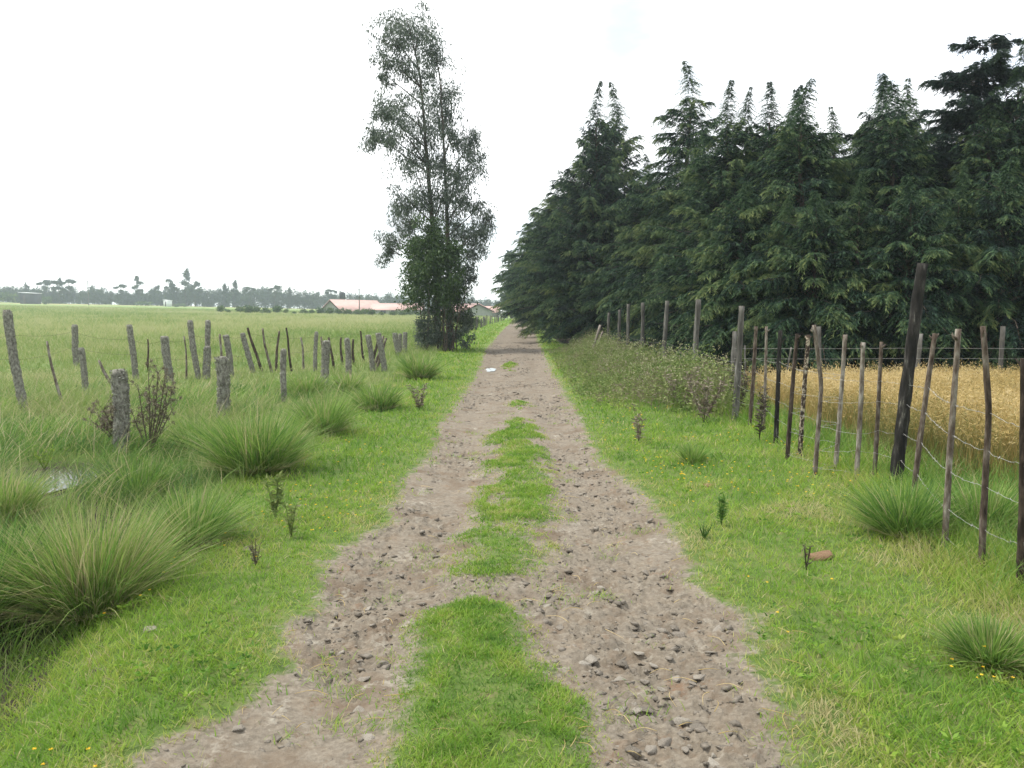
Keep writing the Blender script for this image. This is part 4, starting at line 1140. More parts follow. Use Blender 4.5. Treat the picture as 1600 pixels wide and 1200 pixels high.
# ------------------------------------------------------------------ conifers
def conifer_mesh(seed, H, Rr, nb, droop=0.5, up=0.3, open_top=0.25, tier=False, leafw=0.021, leafl=0.13, bare_to=0.04, tw=1.0, under=0.75):
    r = np.random.default_rng(seed)
    tb, cb = MB(), MB()
    zz = np.linspace(-0.2, H, 14)
    wobx = np.cumsum(r.normal(0, 0.03, 14)); woby = np.cumsum(r.normal(0, 0.03, 14))
    nodless = zz < 0.9 * H
    P = np.stack([wobx, woby, zz], 1)
    tube(tb, P[nodless], np.interp(zz, [-0.2, 0, H], [0.02 * H, 0.017 * H, 0.006])[nodless], 8, 0.5)
    for i in range(nb):
        u = bare_to + (1 - bare_to) * ((i + r.uniform()) / nb) ** 0.92
        if not tier: u = bare_to + (u - bare_to) * 0.80
        if tier: u = np.round(u * 9) / 9 + r.normal(0, 0.012)
        u = min(max(u, 0.02), 0.995)
        z0 = H * u
        prof = (1 - u) ** 0.95 * 1.08 * (under + (1 - under) * min(1, u / 0.28)) * (1 - open_top * math.exp(-((u - 0.93) / 0.07) ** 2)) + 0.012
        if tier: prof = math.sqrt(max(0.02, 1 - (u * 1.05 - 0.2) ** 2)) * 0.9 if u < 0.93 else 0.35
        L = Rr * prof * (r.uniform(0.55, 1.25) if u < 0.6 else r.uniform(0.35, 1.15))
        bt = r.normal(0, 0.17)
        az = i * 2.39996 + r.normal(0, 0.35)
        d = np.array([math.cos(az), math.sin(az)])
        s = np.linspace(0, 1, 9)
        upk = up * (0.6 + 0.9 * u) + (0 if tier else 0.15 * max(0, (u - 0.7) / 0.3)) + r.normal(0, 0.08)
        dz = L * (upk * s * 1.3 - droop * s ** 2.2 * (1.15 - 0.75 * u))
        c = np.stack([np.interp(z0, zz, wobx) + d[0] * L * s, np.interp(z0, zz, woby) + d[1] * L * s, z0 + dz], 1)
        c[:, :2] += np.cumsum(r.normal(0, 0.02 * L, (9, 2)), 0) * s[:, None]
        tube(tb, c, np.linspace(0.009 * L + 0.006, 0.003, 9), 4, 0.4, False)
        nt = int((5 + 22 * L) * tw)
        st = r.uniform(0.22, 1, nt) ** 0.75
        base = np.stack([np.interp(st, s, c[:, k]) for k in range(3)], 1)
        side = np.where(r.uniform(size=nt) < 0.5, -1, 1)
        ta = az + side * r.uniform(0.35, 1.15, nt)
        tl = (0.03 + 0.17 * min(1, L) + 0.28 * L * (1.15 - st)) * r.uniform(0.6, 1.2, nt)
        tl = np.minimum(tl, 0.95)
        tilt = r.normal(0.10, 0.22, nt)
        nk = 19
        q = (np.arange(nk)[None] + r.uniform(0, 1, (nt, nk))) / nk
        TD = np.stack([np.cos(ta), np.sin(ta), tilt], 1)
        pos = base[:, None] + TD[:, None] * (tl[:, None] * q)[..., None]
        pos[..., 2] -= (tl[:, None] * q ** 2) * (0.35 + droop * 0.5)
        spread = r.normal(0, 0.55, (nt, nk))
        la = ta[:, None] + spread
        LD = np.stack([np.cos(la), np.sin(la), -0.25 - 0.75 * q * (0.4 + droop) + r.normal(0, 0.25, (nt, nk))], -1)
        ll = leafl * r.uniform(0.6, 1.3, (nt, nk)) * (0.32 + 0.68 * min(1, L / 1.3))
        tip = np.clip(0.13 + bt + 0.50 * st[:, None] ** 1.5 * (0.4 + 0.6 * q) + 0.2 * q * q + r.normal(0, 0.10, (nt, nk)), 0, 1)  # paler new growth; lit bough ends and inner shade also put into the tint
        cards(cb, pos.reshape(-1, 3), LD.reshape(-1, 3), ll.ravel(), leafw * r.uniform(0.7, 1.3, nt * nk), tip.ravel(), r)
    # the feathery leader: many short whiskers, and sprays close round the stem
    nw = 420 if not tier else 60
    u = 1 - r.uniform(0.02, 1, nw) ** 0.95 * (0.33 if not tier else 0.2)
    z = H * u; a = r.uniform(0, 6.283, nw)
    wl_ = (0.04 + 2.7 * (1 - u) * r.uniform(0.2, 1.4, nw)) * Rr / 2.7
    kk = 16
    q = (np.arange(kk)[None] + r.uniform(0, 1, (nw, kk))) / kk
    out = wl_[:, None] * q
    drop = out * (0.45 + r.normal(0, 0.15, (nw, 1))) - 0.75 * wl_[:, None] * q ** 2
    P = np.stack([np.interp(z, zz, wobx)[:, None] + np.cos(a)[:, None] * out, np.interp(z, zz, woby)[:, None] + np.sin(a)[:, None] * out, z[:, None] + drop], -1)
    la = a[:, None] + r.normal(0, 0.5, (nw, kk))
    nod = r.uniform(0, 6.283); nk_ = 0.26 * np.clip((u - 0.80) / 0.2, 0, 1) ** 2.2
    P[..., 0] += (np.cos(nod) * nk_)[:, None]; P[..., 1] += (np.sin(nod) * nk_)[:, None]; P[..., 2] -= (0.25 * nk_)[:, None]
    D = np.stack([np.cos(la), np.sin(la), 0.35 - 1.1 * q + r.normal(0, 0.25, (nw, kk))], -1)
    cards(cb, P.reshape(-1, 3), D.reshape(-1, 3), ((0.05 + 0.10 * np.minimum(1, wl_))[:, None] * r.uniform(0.6, 1.3, (nw, kk))).ravel(), leafw * 0.8, np.clip(0.35 + 0.25 * q + r.normal(0, 0.1, (nw, kk)), 0, 1).ravel(), r)
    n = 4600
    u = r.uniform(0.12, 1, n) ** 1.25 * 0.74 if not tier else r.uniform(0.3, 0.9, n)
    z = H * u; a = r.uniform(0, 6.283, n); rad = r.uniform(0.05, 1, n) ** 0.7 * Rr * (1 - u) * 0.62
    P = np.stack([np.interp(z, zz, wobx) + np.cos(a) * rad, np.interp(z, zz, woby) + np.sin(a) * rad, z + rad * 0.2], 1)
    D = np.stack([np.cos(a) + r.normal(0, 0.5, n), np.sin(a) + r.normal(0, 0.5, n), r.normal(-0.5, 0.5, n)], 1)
    cards(cb, P, D, leafl * r.uniform(0.9, 2.0, n), leafw * 1.7, np.clip(r.normal(0.07, 0.10, n), 0, 1), r)  # inner sprays tinted near black, shade of the gaps painted in
    return tb, cb

CON = {}
def make_conifer(key, mat, **k):
    tb, cb = conifer_mesh(**k)
    root = empty('conifer_tree', (0, 0, 0), cat='conifer')
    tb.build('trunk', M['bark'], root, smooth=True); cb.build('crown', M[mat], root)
    CON[key] = [root, k['H'], False]
make_conifer('a', 'conifer', seed=1, H=9.0, Rr=2.9, bare_to=0.13, nb=150, droop=0.5, up=0.35)
make_conifer('b', 'conifer', seed=2, H=9.0, Rr=2.7, bare_to=0.13, nb=140, droop=0.6, up=0.45)
make_conifer('c', 'conifer', seed=3, H=9.0, Rr=3.2, bare_to=0.13, nb=150, droop=0.55, up=0.3)
make_conifer('d', 'conifer', seed=4, H=9.0, Rr=2.5, nb=190, droop=0.3, up=0.55, open_top=0.3)
make_conifer('low', 'conifer', seed=5, H=5.6, Rr=2.6, bare_to=0.13, nb=105, droop=0.65, up=0.5)
make_conifer('over', 'conifer', seed=8, H=9.0, Rr=3.7, nb=170, droop=0.45, up=0.45, under=0.42)
make_conifer('cedar', 'cedar', seed=6, H=9.5, Rr=2.7, nb=230, droop=0.14, up=0.12, tier=True, bare_to=0.12, tw=1.5)

GW = 'conifers of the dark wood'
def plant(key, X, Y, H, label, rz=None, wide=1.0):
    root, h0, used = CON[key]
    s = H / h0
    z = float(terr(X, Y))
    rz = random.uniform(0, 6.28) if rz is None else rz
    if not used:
        CON[key][2] = True
        root.location = (X, Y, z); root.rotation_euler = (0, 0, rz); root.scale = (s * wide, s * wide, s)
        tag(root, label, 'conifer', GW)
    else:
        copy_tree(root, (X, Y, z), rz, (s * wide, s * wide, s), label=label, cat='conifer', group=GW)
def plant_px(key, px, py, Y, label, dx=0.0, wide=1.0):
    p = at(px, py, Y)
    plant(key, p[0] + dx, Y, p[2] - float(terr(p[0], Y)), label, wide=wide)

# trees whose tops stand out against the sky
TOPS = [
 ('d', 930, 122, 40, 'conifer with a narrow spire, left of the twin spires at the wood end', 0.85),
 ('d', 963, 124, 43, 'conifer with a narrow spire, right of the twin spires at the wood end', 1.0),
 ('a', 1075, 88, 33, 'conifer with the tallest broad spire in the middle of the wood', 1.0),
 ('d', 1135, 122, 25.5, 'slim conifer just right of the tallest broad spire', 1.0),
 ('b', 1168, 128, 26.5, 'conifer with a thin nodding tip beside the slim one', 0.8),
 ('d', 1208, 118, 25, 'conifer with an open ladder-like tip, left of two alike', 1.0),
 ('d', 1240, 128, 26, 'conifer with an open ladder-like tip, right of two alike', 1.0),
 ('b', 1307, 160, 24.5, 'shorter drooping conifer in the dip of the skyline', 0.9),
 ('a', 1382, 112, 24, 'conifer with a leaning feathery tip before the dark cedar', 0.9),
 ('b', 1412, 118, 25, 'conifer with a bent tip touching the dark cedar', 0.9),
 ('cedar', 1530, 70, 22.5, 'dark flat-tiered cedar towering at the right of the wood', 0.82),
 ('d', 1592, 56, 21.5, 'pale thin-topped conifer overlapping the dark cedar', 0.8),
 ('c', 1650, 120, 22.0, 'conifer beyond the dark cedar at the right picture edge', 1.0),
]
for k, px, py, Y, lab, w in TOPS: plant_px(k, px, py, Y, lab, wide=w)
# front rank above the grain
FRONT = [
 ('low', 1168, 275, 21.0, 'front conifer above the two tallest grey fence posts'),
 ('c', 1225, 300, 19.6, 'front conifer with arched boughs above the dark stake'),
 ('low', 1285, 290, 18.8, 'front conifer behind the bent stake'),
 ('b', 1345, 262, 18.8, 'front conifer with light olive boughs left of the thick leaning post'),
 ('low', 1420, 270, 18.4, 'front conifer directly behind the thick leaning post'),
 ('c', 1500, 255, 18.8, 'front conifer right of the thick leaning post'),
 ('low', 1580, 235, 18.3, 'front conifer above the nearest stakes'),
 ('b', 1680, 220, 18.5, 'front conifer past the right picture edge'),
]
for k, px, py, Y, lab in FRONT: plant_px(k, px, py, Y, lab)
SIDE = [
 ('c', 1060, 245, 32.0, 'broad conifer left of the front rank, over the grey posts'),
 ('a', 1010, 235, 36.0, 'broad conifer above the weed bank'),
 ('low', 985, 330, 36.5, 'low spreading conifer above the leaning pale poles'),
 ('c', 945, 240, 40.0, 'wide conifer where the weed bank meets the wood'),
 ('low', 925, 370, 41.0, 'low bright conifer at the corner of the wood'),
 ('over', 903, 235, 46.0, 'wide conifer with sweeping boughs over the right of the track'),
 ('low', 897, 395, 45.0, 'low dark conifer hugging the track edge at the wood corner'),
 ('over', 880, 262, 54.0, 'conifer on the left shoulder of the wood'),
 ('over', 862, 300, 63.0, 'conifer lower down the left shoulder of the wood'),
 ('over', 850, 335, 74.0, 'sloping conifer near the bend of the track'),
 ('over', 842, 365, 88.0, 'far conifer where the wood narrows to the track'),
 ('over', 838, 385, 108.0, 'far conifer close to the vanishing track'),
]
for k, px, py, Y, lab in SIDE: plant_px(k, px, py, Y, lab, dx=0.0, wide=1.1)
# trees deeper in, seen only between the others
deep = 0
for Y in (21.0, 23.0, 28.5, 31.5, 36, 42):
    X = 7.8 if Y < 28 else 7.2
    while X < 0.78 * Y + 1.5:
        plant(random.choice('abc'), X + random.uniform(-.4, .4), Y + random.uniform(-.5, .5), random.uniform(7.2, 8.4) * (1 if Y < 28 else 1.12),
              'dark conifer standing deep in the wood between its neighbours', wide=1.1)
        X += 2.5 if Y < 28 else 3.2
        deep += 1
for Y in (50, 62, 76, 92, 112):
    plant('c', 7.0, Y, 8.0, 'dark conifer standing deep in the wood between its neighbours', wide=1.2)

# ------------------------------------------------------------------ eucalyptus
def leaf_clump(mb, c, rx, rz, n, r, L=0.2, W=0.042, hang=0.9, lo=0.15, hi=0.8, sub=7):
    k = max(2, int(sub))
    C = c + np.clip(r.normal(0, 1, (k, 3)), -1.6, 1.6) * np.array([rx, rx, rz]) * 0.55
    S = r.uniform(0.2, 0.42, k)
    i = r.integers(0, k, n)
    P = C[i] + np.clip(r.normal(0, 1, (n, 3)), -1.7, 1.7) * (np.array([rx, rx, rz * 0.9]) * 1.0)[None] * S[i][:, None]
    D = r.normal(0, 0.6, (n, 3)); D[:, 2] -= hang
    cards(mb, P, D, L * r.uniform(0.6, 1.3, n), W * r.uniform(0.7, 1.3, n), np.clip(r.uniform(lo, hi, n) + r.normal(0, 0.1, n), 0, 1), r)
    return C

def eucalyptus():
    r = np.random.default_rng(77)
    x, y, z = G(690, 546); base = np.array([x, y, z])
    root = empty('eucalyptus_tree', base, label='tall slender double-stemmed eucalyptus on the left of the track', cat='eucalyptus')
    def w(px, py, dy=0.0): return at(px, py, y + dy) - base
    stems = [path([w(684, 552), w(683, 430, .1), w(673, 320, .2), w(666, 235, .1), w(657, 120, 0), w(640, 45, 0)], 40),
             path([w(702, 552, .5), w(701, 420, .5), w(697, 300, .6), w(692, 200, .6), w(687, 118, .5)], 36)]
    for s, (P, r0) in enumerate(zip(stems, (0.17, 0.15))):
        mb = MB(); tube(mb, P, np.linspace(r0, 0.02, len(P)), 9, rough=0.03, rng=r)
        mb.build('trunk', M['bark'], root, smooth=True)
    cb, lb = MB(), MB()
    clumps = [(635, 35, 34, 18, 900), (612, 62, 24, 22, 800), (652, 65, 32, 26, 1000), (598, 92, 12, 14, 260), (628, 100, 30, 20, 650), (680, 92, 20, 20, 500), (600, 122, 14, 12, 260),
              (655, 128, 32, 18, 420), (690, 140, 26, 28, 900), (612, 165, 26, 20, 620), (592, 178, 16, 16, 380), (580, 214, 14, 17, 520), (601, 216, 16, 18, 420), (624, 205, 24, 22, 520),
              (648, 180, 28, 26, 700), (698, 178, 24, 24, 760), (666, 215, 28, 28, 760), (707, 215, 18, 26, 620), (640, 240, 26, 22, 520), (735, 232, 18, 26, 640), (742, 258, 14, 18, 300),
              (690, 250, 26, 24, 600), (718, 270, 28, 24, 760), (650, 282, 30, 26, 800), (628, 312, 14, 20, 360), (655, 320, 30, 24, 760), (632, 342, 18, 20, 420), (700, 300, 24, 28, 620), (735, 308, 22, 22, 520),
              (712, 335, 30, 22, 560), (752, 330, 16, 18, 300), (764, 352, 10, 16, 180), (740, 365, 22, 22, 520), (604, 388, 15, 20, 420), (618, 375, 12, 10, 160), (715, 372, 26, 22, 520),
              (745, 390, 14, 16, 200), (640, 365, 14, 18, 260), (712, 400, 22, 22, 480), (728, 425, 14, 26, 380), (715, 455, 18, 28, 620)]
    for px, py, a, b, n in clumps:
        c = w(px, py, r.uniform(-1.3, 1.3)); u = y / FPX
        leaf_clump(cb, c, a * u * 1.05, b * u * 1.05, int(n * (1.5 if py < 350 else 1.9)), r, sub=5 + n // 80)
        best = min(stems, key=lambda P: np.min(np.linalg.norm(P[:, :2] - c[:2], axis=1) + np.abs(P[:, 2] - (c[2] - 1.1)) * 0.6))
        j = np.argmin(np.linalg.norm(best[:, :2] - c[:2], axis=1) * 0.5 + np.abs(best[:, 2] - (c[2] - 0.5 * np.linalg.norm(best[:, :2] - c[:2], axis=1).min() - 0.5)))
        p0 = best[j]
        tube(lb, path([p0, p0 * 0.45 + c * 0.55 + np.array([0, 0, 0.12]), c + np.array([0, 0, b * u * .5])], 10), np.linspace(0.04, 0.012, 10), 5)
        for q in range(4):
            e = c + r.normal(0, 1, 3) * np.array([a, a, b]) * u * 0.8
            tube(lb, path([p0 * 0.3 + c * 0.7, (p0 * 0.3 + c * 0.7 + e) / 2 + r.normal(0, .08, 3), e], 6), np.linspace(0.014, 0.005, 6), 4)
    lb.build('limb', M['bark'], root, smooth=True)
    cb.build('crown', M['euc'], root)
    # the dense young tree in front
    x2, y2, z2 = G(668, 549); b2 = np.array([x2, y2, z2])
    sap = empty('eucalyptus_tree', b2, label='young dense bright green eucalyptus at the foot of the tall one', cat='eucalyptus')
    def w2(px, py, dy=0.0): return at(px, py, y2 + dy) - b2
    mb = MB(); P = path([w2(668, 556), w2(670, 450), w2(672, 352)], 16); tube(mb, P, np.linspace(0.07, 0.012, 16), 7); mb.build('trunk', M['pale bark'], sap, smooth=True)
    cb = MB()
    for px, py, a, b, n in [(672, 362, 18, 18, 900), (660, 380, 24, 20, 1000), (690, 385, 24, 20, 1000), (672, 405, 36, 24, 1700), (656, 425, 18, 24, 800), (694, 425, 24, 26, 1100), (672, 445, 34, 26, 1500), (650, 460, 14, 18, 380), (700, 462, 26, 24, 900)]:
        leaf_clump(cb, w2(px, py, r.uniform(-.6, .6)), a * u * 1.0, b * u * 1.05, int(n * 1.6), r, L=0.17, W=0.055, hang=0.6, sub=14)
    cb.build('crown', M['sapling'], sap)
    # thicket of suckers round the base
    x3, y3, z3 = G(695, 548); b3 = np.array([x3, y3 - .2, z3])
    th = empty('sucker_thicket', b3, label='leafy sucker thicket with bare stems round the eucalyptus foot', cat='bush')
    def w3(px, py, dy=0.0): return at(px, py, b3[1] + dy) - b3
    sb, cb = MB(), MB()
    for k in range(26):
        a = r.uniform(664, 718); t = a + r.normal(0, 14); h = r.uniform(430, 505); dy = r.uniform(-.8, .8)
        tube(sb, path([w3(a, 556, dy), w3((a + t) / 2 + r.normal(0, 3), 520, dy), w3(t, h, dy)], 9), np.linspace(0.03, 0.008, 9), 5)
    for px, py, a, b, n in [(662, 508, 13, 16, 500), (668, 525, 15, 14, 600), (656, 522, 8, 10, 160), (690, 500, 24, 18, 600), (718, 500, 16, 20, 900), (722, 525, 14, 14, 600), (700, 530, 22, 12, 700), (680, 535, 22, 10, 500), (712, 480, 14, 16, 420), (672, 485, 16, 14, 340)]:
        leaf_clump(cb, w3(px, py, r.uniform(-.8, .6)), a * u, b * u, n, r, L=0.16, W=0.05, hang=0.6, sub=7)
    sb.build('stem', M['bark'], th); cb.build('foliage', M['euc'], th)
eucalyptus()

# ------------------------------------------------------------------ far trees
def far_mesh(kind, seed):
    r = np.random.default_rng(seed); tb, cb = MB(), MB()
    H = 10.0
    tube(tb, np.stack([np.cumsum(r.normal(0, .08, 8)), np.cumsum(r.normal(0, .08, 8)), np.linspace(-0.3, H * 0.92, 8)], 1), np.linspace(0.22, 0.04, 8), 6)
    if kind == 'round': lay = [(0, 0.5, 2.2, 1.4), (1.1, 0.62, 1.7, 1.2), (-1.2, 0.66, 1.6, 1.2), (0.2, 0.85, 1.5, 1.1), (-0.3, 0.3, 2.0, 1.3)]
    elif kind == 'flat': lay = [(0, 0.93, 1.7, 0.45), (1.9, 0.88, 1.2, 0.4), (-1.8, 0.84, 1.2, 0.4), (0.6, 0.66, 1.5, 0.5), (-0.6, 0.4, 1.7, 1.0), (0.2, 0.2, 1.8, 1.0)]
    elif kind == 'tall': lay = [(0, 0.93, 0.75, 0.7), (0.2, 0.78, 1.0, 0.8), (-0.5, 0.62, 1.2, 0.6), (0.6, 0.5, 1.3, 0.7), (-0.2, 0.33, 1.6, 0.9), (0.2, 0.16, 1.7, 0.9)]
    else: lay = [(0, 0.9, 0.35, 0.8), (0, 0.75, 0.7, 0.8), (0, 0.55, 1.1, 0.9), (0, 0.35, 1.5, 0.9), (0, 0.15, 1.8, 0.8)]
    for x, hz, a, b in lay:
        c = np.array([x, r.normal(0, .5), hz * H])
        leaf_clump(cb, c, a * 0.85, b, int(260 * a), r, L=0.6, W=0.3, hang=0.2, lo=0.0, hi=0.9, sub=6)
        tube(tb, path([np.array([0, 0, max(0, c[2] - 1.6)]), c], 5), np.linspace(0.08, 0.03, 5), 4)
    return tb, cb
FAR = {}
for k, kind in enumerate(('round', 'flat', 'tall', 'spire')):
    for v in range(2):
        tb, cb = far_mesh(kind, 500 + k * 7 + v)
        root = empty('distant_tree', (0, 0, 0), cat='tree'); tb.build('trunk', M['bark'], root); cb.build('crown', M['far'], root)
        FAR[kind, v] = [root, False]
def far_tree(kind, px, pytop, D, label, group='distant treeline trees', wide=1.0):
    v = random.randint(0, 1); root, used = FAR[kind, v]
    p = at(px, pytop, D); z = float(terr(p[0], D)); s = max(0.1, (p[2] - z) / 10.0)
    if not used:
        FAR[kind, v][1] = True; root.location = (p[0], D, z); root.scale = (s * wide, s * wide, s); root.rotation_euler = (0, 0, random.uniform(-.4, .4)); tag(root, label, 'tree', group)
    else: copy_tree(root, (p[0], D, z), random.uniform(-.5, .5), (s * wide, s * wide, s), label=label, cat='tree', group=group)
FT = [('spire', 40, 440, 'spiky dark tree left of the dark shed'), ('flat', 66, 437, 'flat-topped tree right above the dark shed'), ('flat', 82, 438, 'second flat-topped tree right of the dark shed'),
      ('tall', 92, 434, 'thin tall tree between flat-topped trees and the pole'), ('flat', 106, 436, 'small umbrella-topped tree left of the far pole'), ('spire', 143, 446, 'short dark spire right of the far pole'),
      ('flat', 187, 444, 'open-branched tree alone in the gap right of the pole'), ('tall', 215, 432, 'large pointed eucalyptus left of the tallest far tree'), ('round', 243, 444, 'rounded tree between the pointed and the tallest far trees'),
      ('round', 269, 436, 'broad round tree touching the left of the tallest far tree'), ('tall', 290, 420, 'tallest far tree with a tufted top'), ('round', 304, 437, 'drooping round tree touching the right of the tallest far tree'),
      ('tall', 350, 443, 'pointed tree starting the long hazy belt'), ('tall', 366, 438, 'higher twin-topped tree in the hazy belt'), ('flat', 388, 448, 'layered tree in the hazy belt right of the twin-topped one'),
      ('flat', 428, 446, 'umbrella tree in the middle of the hazy belt'), ('tall', 452, 449, 'thin tree left of the pink-roofed house'), ('flat', 516, 452, 'flat tree above the pink roof gable')]
for kind, px, py, lab in FT: far_tree(kind, px, py, 380 + random.uniform(-15, 15), lab)
# the far-off wood as one mass
def far_wood():
    r = np.random.default_rng(9); mb = MB()
    xs = np.arange(-60, 830, 4.2)
    topf = np.interp(xs, [-60, 0, 60, 150, 180, 200, 240, 330, 345, 430, 470, 530, 640, 720, 780, 830], [448, 450, 450, 452, 454, 458, 452, 452, 448, 451, 456, 459, 461, 466, 468, 470])
    for px, tp in zip(xs, topf):
        D = r.uniform(385, 430)
        p = at(px + r.normal(0, 2), tp + r.normal(0, 2.5) - 1, D); z = float(terr(p[0], D)); h = max(2.5, p[2] - z)
        n = 650
        leaf_clump(mb, np.array([p[0], D, z + h * 0.43]), 2.2, h * 0.42, n, r, L=0.8, W=0.45, hang=0.2, lo=0.0, hi=0.8, sub=9)
    tag(mb.build('distant_woodland', M['far']), 'hazy belt of far-off woodland along the horizon', 'woodland', kind='stuff')
far_wood()
# light eucalyptus hanging over the far bend
far_tree('tall', 800, 395, 165, 'pale loose tree leaning over the far bend of the track', None, 1.2)
far_tree('round', 800, 455, 175, 'low round bush at the far bend of the track', None, 1.2)

for px, py, D_, kind, lab in [(786, 462, 175, 'round', 'rounded tree left of the far bend of the track'), (812, 455, 158, 'round', 'leafy tree closing the far end of the track'), (828, 462, 150, 'round', 'dense leafy tree right of the far end of the track'), (806, 480, 152, 'round', 'short bushy tree straight across the far end of the track')]:
    far_tree(kind, px, py, D_, lab, None, 1.1)

for root, used in FAR.values():                               # drop the kinds never planted
    if not used:
        for ch in list(root.children): bpy.data.objects.remove(ch)
        bpy.data.objects.remove(root)

def bush_mesh(seed):
    r = np.random.default_rng(seed); cb = MB()
    leaf_clump(cb, np.array([0, 0, 0.55]), 0.6, 0.42, 500, r, L=0.22, W=0.14, hang=0.0, lo=0.1, hi=1.0, sub=7)
    return cb
bb = [bush_mesh(k) for k in range(3)]; bfirst = [None] * 3
def bush(px, py, D, hpx, label, group=None, wide=1.0):
    k = random.randint(0, 2); p = at(px, py, D); z = float(terr(p[0], D)); s = hpx * D / FPX
    if bfirst[k] is None: o = bfirst[k] = bb[k].build('bush', M['young'])
    else: o = bfirst[k].copy(); scene.collection.objects.link(o)
    o.location = (p[0], D, z); o.scale = (s * wide, s * wide, s); o.rotation_euler = (0, 0, random.uniform(0, 6))
    tag(o, label, 'bush', group)
for k in range(27):
    px = 345 + k * 14 + random.uniform(-4, 4)
    bush(px, 485, random.uniform(158, 172), random.uniform(5, 13), 'young round bush in the planted row before the pink-roofed house', 'bushes before the pink-roofed house', 0.9)
bush(222, 474, 330, 8, 'wide low dark bush at the field edge under the pointed far tree', None, 2.2)
bush(282, 475, 330, 6, 'low bush at the field edge under the tallest far tree', None, 2.0)
bush(75, 470, 330, 14, 'round bush right of the dark shed', None, 0.8)
bush(5, 468, 330, 18, 'round bush at the far left of the field edge', None, 1.2)
bush(715, 500, 100, 10, 'dark bush beside the far row of posts', None, 1.2)
bush(745, 505, 85, 14, 'green bush growing through the far row of posts', None, 1.0)

# ------------------------------------------------------------------ buildings
def quad(mb, a, b, c, d): mb.add([a, b, c, d], [np.array([[0, 1, 2, 3]])])
def gable_house(parent, A, B, half, eave, ridge, zb, over=0.35, thick=0.12, win=3):
    """ridge runs from A to B (x, y); gable end faces at A"""
    A, B = np.array(A, float), np.array(B, float)
    d = (B - A) / np.linalg.norm(B - A); p = np.array([d[1], -d[0]]); L = np.linalg.norm(B - A)
    def P(u, v, z): q = A + d * u + p * v; return np.array([q[0], q[1], z])
    wb = MB()
    zE = eave
    for u in (0, L):
        V = [P(u, -half, zb), P(u, half, zb), P(u, half, zE), P(u, 0, ridge), P(u, -half, zE)]
        wb.add(V, [np.array([[0, 1, 2, 3, 4]])])
    for v in (-half, half): quad(wb, P(0, v, zb), P(L, v, zb), P(L, v, zE), P(0, v, zE))
    wb.build('wall', M['wall'], parent)
    slope = (ridge - zE) / half
    rb = MB()
    for s in (-1, 1):
        e = half + over; ze = ridge - slope * e
        top = [P(-over, 0, ridge + .06), P(L + over, 0, ridge + .06), P(L + over, s * e, ze + .06), P(-over, s * e, ze + .06)]
        bot = [v + np.array([0, 0, thick]) for v in top]
        rb.add(top + bot, [np.array([[0, 1, 2, 3], [4, 5, 6, 7], [0, 1, 5, 4], [1, 2, 6, 5], [2, 3, 7, 6], [3, 0, 4, 7]])])
    rb.build('roof', M['roof'], parent)
    fb_ = MB()
    for s in (-1, 1):
        e = half + over; ze = ridge - slope * e
        a, b = P(-over - .03, 0, ridge + 0.05), P(-over - .03, s * e, ze + 0.05)
        quad(fb_, a, b, b - np.array([0, 0, .28]), a - np.array([0, 0, .28]))
        a2, b2 = P(-over - .08, 0, ridge + 0.05), P(-over - .08, s * e, ze + 0.05)
        quad(fb_, a2, b2, b2 - np.array([0, 0, .28]), a2 - np.array([0, 0, .28]))
        quad(fb_, a - np.array([0, 0, .28]), b - np.array([0, 0, .28]), b2 - np.array([0, 0, .28]), a2 - np.array([0, 0, .28]))
    fb_.build('fascia', M['fascia'], parent)
    for k in range(win):
        u = L * (k + 0.6) / (win + 0.2)
        mb = MB(); q = P(u, half, (zb + zE) / 2 + 0.2); box(mb, q, (1.2, 0.14, 1.0), math.atan2(d[1], d[0])); mb.build('window', M['glass'], parent)

D = 185
def hz(py, Y): return at(800, py, Y)[2]
a = at(517, 470, D)
b1 = empty('farm_building', (0, 0, 0), label='long pink-roofed building with a grey gable end left of the eucalyptus', cat='building')
zb = float(terr(a[0], D)) - 0.2
gable_house(b1, (a[0], D), (a[0] + 8.0, D + 14), 3.0, hz(485, D), hz(469, D), zb)
zz = hz(483.5, D + 9)
c1, c2 = at(560, 474, D + 11), at(660, 476, D + 11)
gable_house(b1, (c1[0], D + 11), (c2[0], D + 11), 3.2, hz(484, D + 8), hz(475, D + 11), zb, win=6)
b2 = empty('farm_building', (0, 0, 0), label='pink-roofed building with a wide grey gable right of the eucalyptus', cat='building')
g = at(747, 475, D); zb2 = float(terr(g[0], D)) - 0.2
gable_house(b2, (g[0], D), (g[0] - 6.5, D + 13), 3.6, hz(486, D), hz(475, D), zb2)
e1, e2 = at(752, 480, D + 8), at(782, 480, D + 8)
gable_house(b2, (e2[0], D + 6), (e1[0], D + 6.5), 2.6, hz(488, D + 4), hz(479.5, D + 6), zb2, win=2)
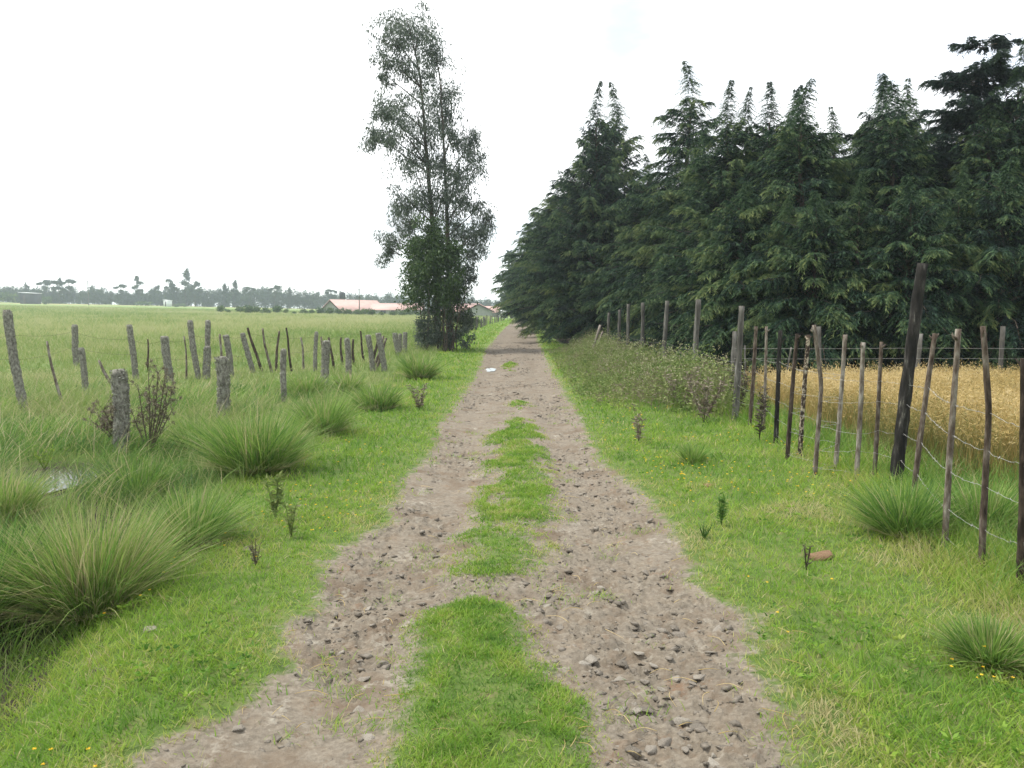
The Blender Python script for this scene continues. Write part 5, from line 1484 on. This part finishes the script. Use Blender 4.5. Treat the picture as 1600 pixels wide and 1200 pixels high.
# water tank
t0 = at(535, 462, 215); zt_ = float(terr(t0[0], 215)) 
wt = empty('water_tank', (t0[0], 215, zt_), label='dark water tank on legs behind the pink roof ridge', cat='water tank')
H_ = t0[2] - zt_
mb = MB(); tube(mb, np.array([[0, 0, H_ - 0.7], [0, 0, H_ - 0.6], [0, 0, H_ + 0.75], [0, 0, H_ + 0.95]]), [0.7, 0.78, 0.78, 0.3], 16); mb.build('tank', M['dark wall'], wt, smooth=False)
for sx in (-.5, .5):
    for sy in (-.5, .5):
        mb = MB(); box(mb, (sx, sy, (H_ - 0.8) / 2), (0.12, 0.12, H_ - 0.8)); mb.build('leg', M['fascia'], wt)
mb = MB(); box(mb, (0, 0, H_ - 0.75), (1.5, 1.5, 0.12)); mb.build('platform', M['fascia'], wt)
def hut(px, py, D, wpx, hpx, wallm, roofm, label):
    p = at(px, py, D); z = float(terr(p[0], D)); w, h = wpx * D / FPX, max(1.2, p[2] - z)
    r_ = empty('shed', (p[0], D, z), label=label, cat='shed')
    mb = MB(); box(mb, (0, 0, h / 2 - 0.1), (w, w * 0.8, h - 0.2)); mb.build('wall', M[wallm], r_)
    mb = MB(); V = np.array([[-w * .56, -w * .5, h + .0], [w * .56, -w * .5, h - .35], [w * .56, w * .5, h - .25], [-w * .56, w * .5, h + .12]])
    mb.add(np.r_[V, V + np.array([0, 0, 0.14])], [np.array([[0, 3, 2, 1], [4, 5, 6, 7], [0, 1, 5, 4], [1, 2, 6, 5], [2, 3, 7, 6], [3, 0, 4, 7]])]); mb.build('roof', M[roofm], r_)
    mb = MB(); box(mb, (-w * .2, -w * .4 - .02, h * .4), (w * .16, 0.08, h * .7)); mb.build('door', M['fascia'], r_)
hut(47, 457.5, 335, 22, 9, 'dark wall', 'white roof', 'dark shed with a pale roof at the left field edge')
hut(262, 469, 350, 10, 4, 'white roof', 'white roof', 'tiny white hut below the round far trees')
hut(788, 486, 170, 11, 6, 'wall', 'white roof', 'small white-roofed hut at the right end of the pink roofs')
def pole(px, pyt, D, label, w=0.1):
    p = at(px, pyt, D); z = float(terr(p[0], D)); r_ = empty('utility_pole', (p[0], D, z), label=label, cat='pole')
    mb = MB(); tube(mb, np.stack([np.zeros(5), np.zeros(5), np.linspace(-.2, p[2] - z, 5)], 1), np.linspace(w * 1.2, w, 5), 8); mb.build('shaft', M['grey post'], r_, smooth=True)
    mb = MB(); box(mb, (0, 0, p[2] - z - 0.4), (1.1, 0.1, 0.1)); mb.build('crossarm', M['grey post'], r_)
pole(137, 438, 330, 'thin utility pole rising from the far left trees', 0.16)
pole(561, 450, 178, 'thin utility pole standing before the pink roof')

# ------------------------------------------------------------------ air
mb = MB(); box(mb, (0, 50, 10), (3600, 3300, 40))
hz_o = mb.build('haze', bpy.data.materials.new('air'))
hm = hz_o.data.materials[0]; hm.use_nodes = True; hn = hm.node_tree.nodes; hn.clear()
ho = hn.new('ShaderNodeOutputMaterial'); hv = hn.new('ShaderNodeVolumePrincipled')
hv.inputs['Color'].default_value = (0.80, 0.90, 1.0, 1); hv.inputs['Density'].default_value = 0.0006; hv.inputs['Anisotropy'].default_value = 0.2
hm.node_tree.links.new(hv.outputs[0], ho.inputs['Volume'])
tag(hz_o, 'pale haze that fades the far treeline', 'haze', kind='stuff')
